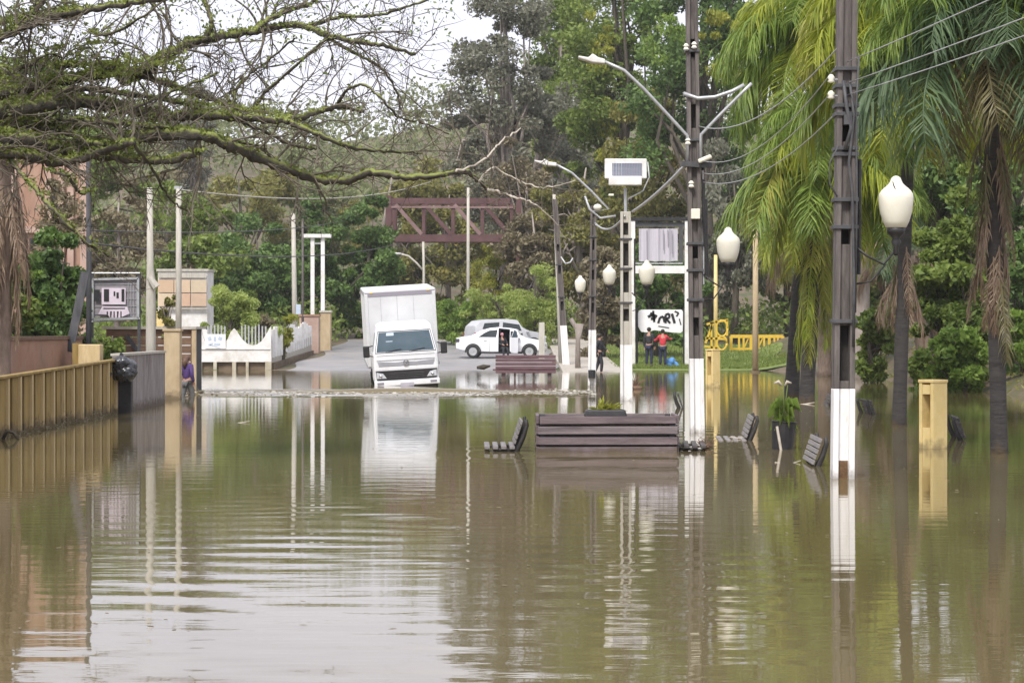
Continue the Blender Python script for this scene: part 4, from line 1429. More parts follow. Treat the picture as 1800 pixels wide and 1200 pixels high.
cb.tube([(xf1(4.3) - .1, -.14, 4.25), (xf1(4.2) - .2, -.14, 4.05), (xf1(4) - .2, -.14, 3.8), (xf1(3.8) - .11, -.14, 3.65)], .010, 6)
cb.build('cable', M['darkgrey'], t1, smooth=True)
MB().tube([(xf1(2.8) + .17, .05, 2.75), (xf1(4) + .17, .05, 4.1)], .032, 8).build('conduit', M['black'], t1)
MB().box((xf1(4.45) + .0, -.17, 4.55), (.09, .06, .12)).build('splice_box', M['darkgrey'], t1)

B2 = Vector((W(1226, 760, P2D).x, P2D, PG))
t2, xf2, wf2 = dt_pole('second utility pole, with twin curved street lamp arms and a small beige meter box', B2, -.12, 9.2, .235, .19, 1.25 - PG, [(2.0, 2.3), (3.3, 3.5), (5.5, 5.9), (6.7, 7)], [2.6, 3.1, 3.55, 4.9, 5.3, 6.8], rusty=False)
b0 = B2
def l2(px, py, dy=0): return W(px, py, P2D) - b0 + Vector((0, dy, 0))
MB().tube([l2(1207, 290, -.15), l2(1207, 240, -.15), l2(1180, 212, -.2), l2(1130, 160, -.3), l2(1095, 128, -.35), l2(1062, 114, -.4)], .028, 8).build('lamp_arm', M['steel'], t2, smooth=True)
MB().prism([(l2(1062, 0).x, l2(0, 110).z), (l2(1050, 0).x, l2(0, 107).z), (l2(1040, 0).x, l2(0, 100).z), (l2(1033, 0).x, l2(0, 107).z), (l2(1015, 0).x, l2(0, 104).z), (l2(1015, 0).x, l2(0, 108).z), (l2(1040, 0).x, l2(0, 116).z), (l2(1062, 0).x, l2(0, 118).z)], .22, 'y', -.5).build('lamp_head', M['white_matt'], t2, bevel=.02)
MB().tube([l2(1230, 285, -.15), l2(1231, 238, -.15), l2(1262, 206, -.2), l2(1300, 168, -.25), l2(1318, 150, -.3)], .028, 8).build('lamp_arm', M['steel'], t2, smooth=True)
MB().tube([l2(1200, 166, -.15), l2(1225, 175, -.18), l2(1255, 173, -.2), l2(1285, 163, -.22), l2(1306, 152, -.25)], .032, 8).build('cable_bundle', M['steel'], t2, smooth=True)
MB().beam(l2(1196, 289, -.15), l2(1250, 292, -.15), .09, .09).build('crossarm', M['darkgrey'], t2)
MB().beam(l2(1226, 286, -.25), l2(1248, 277, -.3), .12, .07).build('photocell', M['cream'], t2, bevel=.02)
MB().box(l2(1221, 377, -.17), (.15, .12, .17)).build('meter_box', M['cream'], t2, bevel=.01)
c2 = MB()
for dx, a, b in ((.16, 3.5, 5.0), (.2, 2.95, 4.3)):
    c2.tube([(xf2(a) + dx, -.05, a), (xf2(b) + dx - .01, -.05, b)], .03, 8)
c2.build('conduit', M['black'], t2)
MB().tube([l2(1236, 500, -.05), l2(1236, 320, -.05), l2(1234, 300, -.1)], .02, 6).build('pipe', M['steel'], t2)
i2 = MB()
for px, py in ((1205, 85), (1219, 82), (1208, 250), (1214, 325)):
    q = l2(px, py, -.15)
    i2.lathe([(.02, -.06), (.05, -.04), (.03, 0), (.05, .02), (.02, .06)], 8, q)
i2.build('insulator', M['cream'], t2)

B3 = Vector((W(1101, 704, P3D).x, P3D, PG))
H3 = W(0, 372, P3D).z - PG
t3, xf3, wf3 = dt_pole('third utility pole, short and pale, carrying the floodlight panel', B3, -.02, H3, .29, .25, W(0, 606, P3D).z - PG, [(2.3, 2.6), (3.0, 3.5), (3.65, 4.2), (4.4, 4.7)], [2.75, 3.58, 4.3])
for m_ in (c for c in KIDS[t3.name] if c.name.startswith('shaft')): m_.data.materials[0] = M['concrete_pale']
b3 = B3
def l3(px, py, dy=0): return W(px, py, P3D) - b3 + Vector((0, dy, 0))
MB().tube([l3(1100, 385, 0), l3(1099, 330, 0)], .04, 8).build('mast', M['steel'], t3)
MB().tube([l3(1104, 350, -.05), l3(1130, 336, -.08), l3(1141, 312, -.1), l3(1138, 285, -.1)], .02, 6).build('cable', M['steel'], t3, smooth=True)
MB().tube([l3(1115, 420, -.15), l3(1115, 520, -.15)], .02, 6).build('conduit', M['black'], t3)
MB().box(l3(1074, 343, -.1), (.13, .06, .05)).build('sensor', M['cream'], t3, bevel=.01)
fl = thing('flood_panel', 'white cased floodlight panel with a grey ribbed face, on top of the short pale pole', 'floodlight', W(1100, 302, P3D - .15), 0)
b0 = Vector(fl.location)
def lf(px, py, dy=0): return W(px, py, P3D - .15) - b0 + Vector((0, dy, 0))
a, b = lf(1063, 314), lf(1137, 279)
MB().box(((a.x + b.x) / 2, .05, (a.z + b.z) / 2), (b.x - a.x, .12, b.z - a.z)).build('case', M['white_matt'], fl, bevel=.02)
a, b = lf(1070, 326), lf(1128, 310)
MB().box(((a.x + b.x) / 2, .0, (a.z + b.z) / 2), (b.x - a.x, .22, b.z - a.z)).build('ballast_box', M['white_matt'], fl, bevel=.02)
a, b = lf(1076, 309), lf(1128, 287)
MB().box(((a.x + b.x) / 2, -.02, (a.z + b.z) / 2), (b.x - a.x, .03, b.z - a.z)).build('panel', M['solar'], fl)
for i in range(11):
    x = a.x + (b.x - a.x) * (i + .5) / 11
    MB().box((x, -.045, (a.z + b.z) / 2), (.012, .03, b.z - a.z)).build('rib', M['steel'] if i < 4 else M['ink_grey'], fl)

B4 = Vector((W(1040, 679, P4D).x, P4D, PG))
H4 = W(0, 362, P4D).z - PG
t4, xf4, wf4 = dt_pole('fourth utility pole, thin with a white base, one long lamp arm reaching left', B4, .06, H4, .24, .18, W(0, 580, P4D).z - PG, [(2.6, 2.9), (3.6, 3.9), (4.5, 4.8)], [3.1, 4.2, 4.9])
b4 = B4
def l4(px, py, dy=0): return W(px, py, P4D) - b4 + Vector((0, dy, 0))
MB().tube([l4(1043, 372, -.12), l4(1070, 368, -.15), l4(1040, 338, -.2), l4(1005, 305, -.25), l4(978, 291, -.3)], .035, 8).build('lamp_arm', M['steel'], t4, smooth=True)
MB().prism([(l4(978, 0).x, l4(0, 288).z), (l4(965, 0).x, l4(0, 286).z), (l4(957, 0).x, l4(0, 281).z), (l4(952, 0).x, l4(0, 285).z), (l4(939, 0).x, l4(0, 283).z), (l4(940, 0).x, l4(0, 286).z), (l4(958, 0).x, l4(0, 292).z), (l4(978, 0).x, l4(0, 294).z)], .25, 'y', -.45).build('lamp_head', M['white_matt'], t4, bevel=.02)
MB().tube([l4(1028, 345, -.1), l4(1036, 368, -.12), l4(1055, 384, -.14), l4(1082, 380, -.1)], .035, 8).build('cable_bundle', M['steel'], t4, smooth=True)
MB().ball(l4(1050, 365, -.2), (.13, .1, .1), 10, 7).build('photocell', M['cream'], t4, smooth=True)
MB().tube([l4(1040, 664, -.16), l4(1040, 650, -.17)], .11, 10).build('tyre_fender', M['rubber'], t4)

z5 = gzf(W(997, 0, P5D + 3).x, P5D + 3) + .1
B5 = Vector((W(998, 0, P5D).x, P5D + 3, z5))
H5 = W(0, 350, P5D + 3).z - z5
t5, xf5, wf5 = dt_pole('farthest utility pole, leaning left beside a pale companion post', B5, -.5, H5, .30, .23, W(0, 572, P5D + 3).z - z5, [(2.4, 2.8), (4.0, 4.4), (5, 5.3)], [3.0, 4.4])
MB().tube([(xf5(4.8) + .1, -.1, 4.75), (xf5(4.6) + .28, -.15, 4.45), (xf5(4.6) + .5, -.15, 4.5), (xf5(4.7) + .62, -.15, 4.7)], .035, 8).build('cable_bundle', M['steel'], t5, smooth=True)
D = 101.0
a = W(985, 0, D)
t = thing('pale_post', 'pale slender post just left of the farthest utility pole', 'post', (a.x, D, gzf(a.x, D)))
b0 = Vector(t.location)
MB().tube([W(986, 650, D) - b0, W(982, 520, D) - b0, W(974, 342, D) - b0], [.1, .09, .07], 8).build('shaft', M['concrete_pale'], t, smooth=True)
D = 100.0
a = W(957, 0, D)
t = thing('marker_post', 'short pale green marker post beside the nose of the white sedan', 'post', (a.x, D + 9, gzf(a.x, D + 9)))
MB().box((0, 0, .85), (.28, .2, 1.9)).build('shaft', M['concrete_pale'], t, bevel=.02)
D = 96.0
a = W(1016, 0, D)
t = thing('stump_post', 'broken pale stump with a forked top behind the fourth pole', 'post', (a.x, D, gzf(a.x, D)))
b0 = Vector(t.location)
MB().tube([(0, 0, -.1), (.0, 0, 1.3), (.06, 0, 2.0)], [.13, .10, .2], 7).build('shaft', M['trunk_pale'], t, smooth=True)
MB().tube([(0, 0, 1.7), (-.3, .1, 2.2)], [.09, .1], 6).build('fork', M['trunk_pale'], t)


# ------------------------------------------------------------------ globe lamps hung on the poles
def globe_lamp(label, px, py, D, size, pole_x, first=None):
    s = size
    loc = W(px, py, D - .12)
    T = thing('globe_lamp', label, 'lamp', loc, 0, 'white globe lamps hung from the utility poles')
    prof = [(.085, -.30), (.12, -.29), (.155, -.22), (.185, -.12), (.20, -.02), (.204, .05), (.198, .10), (.175, .135), (.145, .165), (.108, .195), (.080, .225), (.066, .255), (.055, .285), (.03, .305), (.008, .312)]
    MB().lathe([(r * s, z * s) for r, z in prof], 20).build('globe', M['cream'], T, smooth=True)
    MB().lathe([(.02 * s, -.62 * s), (.035 * s, -.60 * s), (.03 * s, -.52 * s), (.06 * s, -.46 * s), (.04 * s, -.42 * s), (.10 * s, -.36 * s), (.115 * s, -.30 * s), (.1 * s, -.295 * s)], 14).build('holder', M['black'], T, smooth=True)
    dx = pole_x - loc.x
    br = MB()
    br.tube([(0, 0, -.55 * s), (dx * .3, 0, -.72 * s), (dx * .7, .02, -.62 * s), (dx, .05, -.50 * s)], .016, 6)
    br.tube([(dx * .95, .05, -.95 * s), (dx * .6, .02, -.92 * s), (dx * .25, 0, -.72 * s)], .012, 6)
    br.build('bracket', M['black'], T, smooth=True)
    return T


globe_lamp('largest white globe lamp, cracked near its tip, right of the nearest pole', 1575, 356, P1D, 1.0, B1.x + .13)
gl0 = [o for o in COL.objects if o.name == 'globe_lamp'][0]
ck = MB()
ck.tube([(-.055, -.105, .235), (-.05, -.125, .2), (-.035, -.155, .15), (-.04, -.165, .12)], .006, 5)
ck.build('crack', M['rubber'], gl0)
globe_lamp('second largest white globe lamp, right of the pole with twin lamp arms', 1280, 431, P2D, .98, B2.x + .1)
globe_lamp('white globe lamp hanging in front of the banner frame', 1137, 479, P3D, .98, B3.x + .13)
globe_lamp('white globe lamp between the third and fourth poles', 1071, 483, P4D, 1.0, B4.x + .12)
globe_lamp('smallest white globe lamp, left of the fourth pole', 1020, 499, P5D + 2.5, 1.2, B5.x - .1)


# ------------------------------------------------------------------ banner frame beyond the grass edge
FD = 101.0
fx0, fx1 = W(1111, 0, FD).x, W(1209, 0, FD).x
zg = gzf((fx0 + fx1) / 2, FD)
bf = thing('banner_frame', 'tall white steel frame holding a faded lavender banner, on the grass', 'frame', ((fx0 + fx1) / 2, FD, zg))
sh = bf.location
zt = W(0, 388, FD).z
for x in (fx0, fx1):
    MB().box((x, FD, (zt + zg) / 2 - .05), (.27, .2, zt - zg + .1)).build('post', M['white_matt'], bf, shift=sh, bevel=.01)
MB().box(((fx0 + fx1) / 2, FD, W(0, 474, FD).z), (fx1 - fx0 - .28, .18, .34)).build('crossbeam', M['white_matt'], bf, shift=sh, bevel=.01)
MB().box(((fx0 + fx1) / 2, FD, W(0, 385, FD).z), (fx1 - fx0 + .3, .26, .16)).build('top_beam', M['black'], bf, shift=sh)
MB().box(((fx0 + fx1) / 2, FD + .02, W(0, 395, FD).z), (fx1 - fx0 - .28, .04, .2)).build('rail', M['darkgrey'], bf, shift=sh)
xa, xb = W(1123, 0, FD).x, W(1191, 0, FD).x
bn = MB()
nb = 18
rings = []
for i in range(nb + 1):
    x = xa + (xb - xa) * i / nb
    yy = FD - .06 + .035 * math.sin(i * 1.25) + .02 * math.sin(i * 2.6)
    rings.append([Vector((x, yy, W(0, 459 + .6 * math.sin(i), FD).z)), Vector((x, yy, W(0, 402, FD).z)), Vector((x, yy + .02, W(0, 402, FD).z)), Vector((x, yy + .02, W(0, 459, FD).z))])
bn.loft(rings)
bb = bn.build('banner', M['banner_grey'], bf, shift=sh, smooth=False)
ik = MB()
for (px, a, b) in ((1137, 405, 456), (1166, 404, 440), (1174, 404, 432), (1181, 405, 446)):
    ik.beam(W(px, a, FD - .16), W(px + .6, b, FD - .16), .05, .012, up=(0, 1, 0))
tag(ik.build('faded_print', M['ink_grey'], bb, shift=sh), kind='stuff')
MB().box(((xa + xb) / 2, FD - .02, W(0, 463, FD).z), (fx1 - fx0 - .3, .04, .06)).build('rail', M['steel'], bf, shift=sh)
MB().box((W(1197, 0, FD).x, FD + .02, W(0, 430, FD).z), (.2, .03, 1.6)).build('side_panel', M['darkgrey'], bf, shift=sh)

# white cloth banner low in the frame
ND = 101.8
wb = thing('cloth_banner', 'white cloth banner with bold black brush lettering behind the person in red', 'banner', (W(1160, 0, ND).x, ND, zg + .2))
sh = wb.location
out_ = [(1121, 552), (1123, 546), (1128, 544), (1198, 544), (1201, 548), (1200, 582), (1196, 585), (1180, 584), (1150, 580), (1136, 584), (1127, 583), (1122, 574)]
MB().prism([(W(x, 0, ND).x, W(0, y, ND).z) for x, y in out_], .03, 'y', ND).build('cloth', M['banner_white'], wb, shift=sh)
L = MB()
def stroke(pts, wd=.1):
    for a, b in zip(pts[:-1], pts[1:]):
        L.beam(W(a[0], a[1], ND - .012), W(b[0], b[1], ND - .012), wd, .012, up=(0, 1, 0))
# the lettering as far as it can be made out: a blot, then n R ( -like brush strokes
stroke([(1139, 557), (1146, 553), (1152, 560), (1144, 560)], .12)
stroke([(1148, 546), (1150, 566)], .1)
stroke([(1143, 550), (1155, 556)], .1)
stroke([(1157, 568), (1160, 558), (1166, 556), (1168, 566)], .1)
stroke([(1170, 568), (1170, 553), (1176, 551), (1177, 558), (1171, 560), (1178, 568)], .1)
stroke([(1181, 551), (1186, 568)], .12)
stroke([(1186, 547), (1193, 550), (1189, 556)], .07)
stroke([(1194, 560), (1197, 571)], .05)
stroke([(1157, 573), (1176, 576)], .04)
L.build('lettering', M['ink'], wb, shift=sh)
for x in (1119.5, 1202.5):
    MB().tube([(W(x, 0, ND).x, ND, zg - .05), (W(x, 0, ND).x, ND, W(0, 541, ND).z)], .05, 8).build('pole', M['black'], wb, shift=sh)

def on_ground(px, D):
    x = W(px, 0, D).x
    return (x, D, gzf(x, D) + .05)
person('person in dark clothes standing left of the person in red, holding the white banner', on_ground(1141, 99.6), R(158), 1.74, M['cloth_dark'], M['cloth_navy'], M['hair'], 'stand')
person('person in a red top and dark trousers reaching towards the white banner', on_ground(1165, 99.2), R(170), 1.66, M['cloth_red'], M['cloth_navy'], M['hair'], 'reach')
person('person in black walking behind the fourth utility pole', on_ground(1054, 92.0), R(70), 1.66, M['cloth_dark'], M['cloth_dark'], M['hair'], 'step')
# blue and pink cloth heap beside the person in red
c = on_ground(1180, 99.6)
h_ = MB()
for i in range(7):
    h_.ball((c[0] + rnd.gauss(0, .12), c[1] + rnd.gauss(0, .08), c[2] + .18 + rnd.gauss(0, .08)), (.15, .12, .13), 8, 6)
o = h_.build('tarpaulin', M['cloth_blue'], None, smooth=True)
rm = o.modifiers.new('remesh', 'REMESH'); rm.mode = 'VOXEL'; rm.voxel_size = .04
tag(o, 'crumpled blue cloth on the grass beside the person in red', 'cloth')

# ------------------------------------------------------------------ yellow playground on the lawn
YD = 119.0
zy = gzf(W(1310, 0, YD).x, YD) + .05
pr = thing('playground_railing', 'long low yellow railing with square openings on the lawn', 'railing', (W(1327, 0, YD).x, YD, zy))
sh = pr.location
xa, xb = W(1284, 0, YD).x, W(1376, 0, YD).x
ztp, zlo = W(0, 591, YD).z, W(0, 613, YD).z
MB().box(((xa + xb) / 2, YD, ztp), (xb - xa, .12, .17)).build('top_rail', M['yellow_rail'], pr, shift=sh)
MB().box(((xa + xb) / 2, YD, zlo), (xb - xa, .1, .12)).build('bottom_rail', M['yellow_rail'], pr, shift=sh)
for i, px in enumerate((1285, 1299, 1307, 1320, 1333, 1343, 1352, 1361, 1367, 1376)):
    x = W(px, 0, YD).x
    MB().box((x, YD, (ztp + zy) / 2 - .03), (.15 if i % 3 == 0 else .1, .13, ztp - zy + .08)).build('post', M['yellow_rail'], pr, shift=sh)
for px in (1313, 1338, 1372):
    x = W(px, 0, YD).x
    MB().beam((x - .18, YD, zlo), (x + .12, YD, ztp), .07, .05, up=(0, 1, 0)).build('brace', M['yellow_rail'], pr, shift=sh)
cf = thing('climbing_frame', 'taller yellow climbing frame with a slanted side and a ring, left end of the railing', 'climbing frame', (W(1261, 0, YD - 1).x, YD - 1, zy))
def lc(px, py): return W(px, py, YD - 1) - Vector(cf.location)
for a, b, nm in (((1240, 603), (1254, 566), 'slanted_bar'), ((1240, 594), (1278, 596), 'rung'), ((1258, 566), (1280, 562), 'top_bar'), ((1278, 562), (1278, 590), 'side_bar'), ((1250, 566), (1251, 616), 'side_bar'), ((1259, 562), (1259, 618), 'side_bar'), ((1242, 570), (1258, 565), 'top_bar'), ((1238, 608), (1260, 612), 'rung')):
    MB().beam(lc(*a), lc(*b), .11, .1, up=(0, 1, 0)).build(nm, M['yellow_rail'], cf)
for cy, rr in ((577, .42), (603, .36)):
    q = [lc(1269, cy) + Vector((rr * .7 * math.cos(a), 0, rr * math.sin(a))) for a in np.linspace(0, 2 * PI, 15)]
    MB().tube(q, .06, 6).build('ring', M['yellow_rail'], cf, smooth=True)
post('slim yellow mast rising behind the climbing frame', 1258, 448, YD + 1.5, .12, .09, M['yellow'])
post('slim tan post standing at the edge of the lawn and water', 1328, 400, 92.0, .13, .10, M['pillar_beige'])

# ------------------------------------------------------------------ yellow totem pillars in the water
def totem(label, px, wl, top, D, wd, rz):
    x = W(px, 0, D).x
    T = thing('yellow_pillar', label, 'pillar', (x, D, PG), rz, 'yellow square pillars standing in the water')
    H = W(0, top, D).z - PG
    h = wd / 2
    # three sides and a slotted face
    MB().box((0, h - .03, H / 2), (wd, .06, H)).build('back', M['yellow'], T)
    for s in (-1, 1):
        MB().box((s * (h - .03), -.03, H / 2), (.06, wd - .062, H - .002)).build('side', M['yellow'], T, bevel=.006)
    f = MB()
    f.box((-h * .5 - .035, -h + .03, H / 2), (h - .195 + .09, .055, H - .06))
    f.box((h * .5 + .035, -h + .03, H / 2), (h - .195 + .09, .055, H - .06))
    f.box((0, -h + .03, H * .25), (.15, .05, H * .5))
    f.box((0, -h + .03, H - .1), (.15, .05, .14))
    f.build('slotted_face', M['ochre_pale'] if False else M['yellow'], T)
    MB().box((0, 0, H + .02), (wd + .02, wd + .02, .045)).build('cap', M['yellow'], T, bevel=.008)
    return T
totem('nearer yellow pillar with a tall slot, between two palm trunks', 1640, 787, 672, 33.5, .29, R(-55))
totem('farther yellow pillar, close beside the second utility pole', 1253, 681, 616, 68, .31, R(-50))


# ------------------------------------------------------------------ planter and benches
PLD = 32.4
pl = thing('planter', 'big weathered purple brown plank planter half sunk in the flood', 'planter', (W(1068, 795, PLD).x, PLD, PG))
wd = 245 / (F / PLD)
Ht = W(0, 728, PLD).z - PG
nb = 6
bh_ = Ht / nb
for side_y, sgn in ((0, -1), (1.05, 1)):
    for i in range(nb):
        z = bh_ * (i + .5)
        ex = rnd.uniform(-.012, .012)
        MB().box((ex, side_y + sgn * rnd.uniform(0, .018), z + rnd.uniform(-.006, .006)), (wd + (.0 if i < nb - 1 else -.04), .045, bh_ - .042), rot=(R(rnd.uniform(-2, 2)), R(rnd.uniform(-.35, .35)), 0)).build('plank', M['plank'] if (i * 7 + sgn) % 3 else M['plank_pale'], pl, bevel=.006)
for sgn in (-1, 1):
    for i in range(nb):
        z = bh_ * (i + .5)
        MB().box((sgn * (wd / 2 + .005), .525, z), (.045, .98, bh_ - .03)).build('plank', M['plank'], pl, bevel=.006)
for sx in (-1, 1):
    for y in (.06, .98):
        MB().box((sx * (wd / 2 - .07), y, Ht / 2 - .01), (.08, .08, Ht - .04)).build('corner_post', M['wood_dark'], pl)
MB().box((0, .52, Ht - .12), (wd - .1, .95, .06)).build('soil', M['soil'], pl)
inner = MB()
inner.box((0, .52, Ht * .5 - .1), (wd - .12, .94, Ht - .2))
inner.build('liner', M['black'], pl)
MB().box((-.02, .3, Ht + .01), (.62, .4, .1), taper=.9).build('tray', M['black'], pl, bevel=.02)
# yellow green plant in the planter
pt = thing('potted_plant', 'yellow green leafy plant growing on top of the plank planter', 'plant', Vector(pl.location) + Vector((-.02, .3, Ht + .04)))
lv = MB()
for i in range(46):
    a = rnd.uniform(0, 2 * PI)
    el = rnd.uniform(.25, 1.4)
    ln = rnd.uniform(.12, .27)
    d = Vector((math.cos(a) * math.cos(el), math.sin(a) * math.cos(el), math.sin(el)))
    s = d.cross(Vector((0, 0, 1))).normalized()
    b0 = Vector((rnd.uniform(-.14, .14), rnd.uniform(-.08, .08), 0))
    p1 = b0 + d * ln * .55
    p2 = b0 + d * ln + Vector((0, 0, -.06 * math.cos(el)))
    lv = MB()
    wl_ = rnd.uniform(.02, .034)
    lv.add([b0 - s * .006, b0 + s * .006, p1 + s * wl_, p2, p1 - s * wl_], [(0, 1, 2, 3), (0, 3, 4)])
    lv.build('leaf', M['leaf_yellow'], pt)

def bench(label, loc, rz, L=1.5, slat='slat_dark', group='park benches standing half under water', first=None, tilt=(0, 0)):
    """park bench: bent iron ends, slats for seat and back; faces local -y"""
    T = thing('park_bench', label, 'bench', loc, rz, group)
    T.rotation_euler = (tilt[0], tilt[1], rz)
    prof = [(-.02, .0), (.03, .22), (.05, .40), (.10, .47), (.17, .62), (.22, .78), (.21, .86)]
    for sx in (-1, 1):
        x = sx * (L / 2 - .08)
        e = MB()
        e.tube([(x, y, z) for y, z in prof], [.034, .034, .042, .044, .04, .034, .028], 6)
        e.tube([(x, -.42, 0), (x, -.40, .22), (x, -.36, .38), (x, -.22, .43), (x, .08, .42)], .026, 6)
        e.build('end_frame', M['iron'], T, smooth=True)
    for i in range(4):
        MB().box((0, -.35 + i * .12, .462), (L, .078, .05)).build('slat', M[slat], T, bevel=.012)
    for i in range(5):
        t_ = .12 + i * .19
        y = .065 + (.185 - .065) * t_
        z = .50 + (.86 - .50) * t_
        MB().box((0, y - .03, z), (L, .03, .058), rot=(R(-18), 0, 0)).build('slat', M[slat if slat != 'slat_pale' else 'slat_grey'], T, bevel=.006)
    return T

bn1 = bench('bench seen from its end, dark iron with pale slat ends, left of the plank planter', (W(898, 0, 32.6).x, 33.2, PG - .05), R(-89), 1.3, 'slat_grey')
def bdup(label, loc, rz, slat=None):
    r_ = dup(bn1, loc, rz, label)
    if slat:
        for c in KIDS[r_.name]:
            if c.name.startswith('slat'):
                c.material_slots[0].link = 'OBJECT'
                c.material_slots[0].material = M[slat]
    return r_
bdup('bench end tucked between the plank planter and the second utility pole', (W(1196, 0, 32.9).x, 33.3, PG - .04), R(86.5), 'slat_dark')
b5 = bdup('bench seen end on, its five pale back slats leaning, left of the nearest pole', (W(1432, 822, 28.8).x - .02, 29.6, PG - .13), R(-92), 'slat_grey')
bdup('bench in the open water left of the black planter tub, pale curved back', (W(1318, 775, 35.6).x - .06, 36.3, PG - .11), R(-93), 'slat_grey')
bdup('bench with two dark curved iron backs, right of the nearer yellow pillar', (W(1705, 775, 35.6).x + .05, 36.3, PG - .13), R(84), 'slat_dark')
bdup('bench far back with two dark curled iron tips, right of the nearest pole', (W(1537, 728, 47).x, 47.2, PG - .20), R(91), 'slat_dark')
bdup('bench almost drowned far behind the black planter tub, left of the nearest pole', (W(1452, 705, 52).x, 52.5, PG - .24), R(-94), 'slat_dark')
bdup('bench drowned behind the plank planter, left of the second pole', (W(1206, 715, 50).x, 50.5, PG - .15), R(86), 'slat_dark')

# maroon slatted bench far out, on legs
MD = 80.0
mb_ = thing('slatted_bench', 'long maroon slatted seat standing on legs in the water before the white sedan', 'bench', (W(920, 669, MD).x, MD, PG))
def lm(px, py): return W(px, py, MD) - Vector(mb_.location)
xa, xb = lm(866, 0).x, lm(977, 0).x
for i in range(5):
    z = lm(0, 653 - i * 6.6).z
    o_ = .16 * (4 - i) / 4
    MB().box(((xa + xb) / 2 + .05, .12 * i / 4, z), (xb - xa - .1, .05, .105)).build('plank', M['maroon'], mb_, bevel=.01)
for px in (885, 905, 922, 938, 966):
    x = lm(px, 0).x
    MB().box((x, .12, lm(0, 650).z / 2), (.14 if px in (885, 966) else .07, .1, lm(0, 650).z)).build('leg', M['plank'], mb_)
for i in range(3):
    MB().box(((xa + xb) / 2, .25 + .15 * i, lm(0, 650).z), (xb - xa, .12, .05)).build('seat_board', M['maroon'], mb_, bevel=.008)
o = MB().tube([W(838, 646, 83), W(850, 645, 83), W(862, 643, 83)], [.05, .10, .03], 7).build('log', M['bark'], None, smooth=True)
tag(o, 'dark floating log just left of the maroon slatted seat', 'log')

# black planter tub with a plant
TD_ = 33.2
tb = thing('planter_tub', 'black plastic tub tilted in the water, with a green plant inside', 'tub', (W(1374, 790, TD_).x, TD_, -.12), 0)
tb.rotation_euler = (0, R(4), 0)
MB().lathe([(.13, 0), (.15, .1), (.165, .3), (.18, .5), (.19, .52), (.175, .53), (.16, .5)], 16).build('tub', M['black'], tb, smooth=False)
MB().tube([(-.12, -.17, .45), (-.02, -.25, .0)], .02, 6).build('stick', M['drift'], tb)
pn = thing('tub_plant', 'drooping green plant with pale flower heads growing in the black tub', 'plant', Vector(tb.location) + Vector((.03, 0, .48)))
for i in range(64):
    a = rnd.uniform(0, 2 * PI)
    d = Vector((math.cos(a), math.sin(a), 0))
    s = d.cross(Vector((0, 0, 1)))
    r0 = rnd.uniform(.06, .2)
    h0 = rnd.uniform(.0, .36)
    b0 = d * .04 + Vector((0, 0, h0))
    p1 = d * r0 + Vector((0, 0, h0 + .06))
    p2 = d * (r0 + .06) + Vector((0, 0, h0 - rnd.uniform(.05, .16)))
    w_ = rnd.uniform(.018, .034)
    MB().add([b0 - s * .005, b0 + s * .005, p1 + s * w_, p2, p1 - s * w_], [(0, 1, 2, 3), (0, 3, 4)]).build('leaf', M['frond_green'], pn)
stm = MB()
for dx in (-.07, .0, .06):
    stm.tube([(0, 0, 0), (dx * .4, 0, .3), (dx, 0, .60)], [.012, .01, .008], 6)
stm.build('stem', M['leaf_mid'], pn, smooth=True)
for dx, ln in ((-.08, -.10), (.05, .10)):
    MB().tube([(dx * .3, 0, .56), (dx, 0, .62), (dx + ln * .6, -.02, .60)], [.014, .03, .012], 6).build('flower_head', M['drift'], pn, smooth=True)

# floating driftwood
for (pts, D, r_, lab) in (
        ([(1362, 812), (1385, 818), (1408, 809)], 29.8, .018, 'pale driftwood floating between the black tub and the leaning bench'),
        ([(380, 752), (412, 745), (440, 740)], 42.5, .02, 'pale stick floating in open water right of the beige pillar'),
        ([(1282, 768), (1300, 770), (1313, 768)], 36.2, .015, 'thin pale stick floating at the front of the open water bench'),
        ([(1395, 712), (1416, 711), (1432, 707)], 53, .03, 'pale scum and stick at the foot of the paired palm trunks'),
        ([(1280, 710), (1300, 709), (1318, 708)], 54, .012, 'long thin stick floating left of the palm trunks')):
    b = MB().tube([W(x, y, D) * 1.0 for x, y in pts], [r_ * .5, r_, r_ * .4], 6)
    b.v = [(x, y, max(-.03, min(.05, z))) for x, y, z in b.v]
    tag(b.build('driftwood', M['drift'], None, smooth=True), lab, 'driftwood', 'driftwood on the flood')
# uprooted brown shrub at the foot of the third pole, roots at the second pole
def deadshrub(label, px, py, D, s, seed):
    rg = random.Random(seed)
    b = MB()
    c = W(px, py, D)
    c.z = 0
    for i in range(26):
        a = rg.uniform(0, 2 * PI)
        e = rg.uniform(.1, 1.4)
        d = Vector((math.cos(a) * math.cos(e), math.sin(a) * math.cos(e), math.sin(e)))
        l_ = s * rg.uniform(.4, 1)
        b.tube([c, c + d * l_ * .5 + Vector((rg.gauss(0, .03), 0, .02)), c + d * l_ + Vector((rg.gauss(0, .05), 0, -.05 * s))], [.03 * s, .02 * s, .006 * s], 5)
    b.ball(c + Vector((.1 * s, 0, .03)), (.3 * s, .2 * s, .12 * s), 8, 5)
    o = b.build('dead_shrub', M['wood_brown'], None)
    return tag(o, label, 'shrub')
deadshrub('uprooted brown shrub caught at the foot of the third pole', 1114, 683, 66, .65, 3)
deadshrub('small dark tangle of roots at the foot of the second pole', 1238, 790, 33.4, .28, 5)

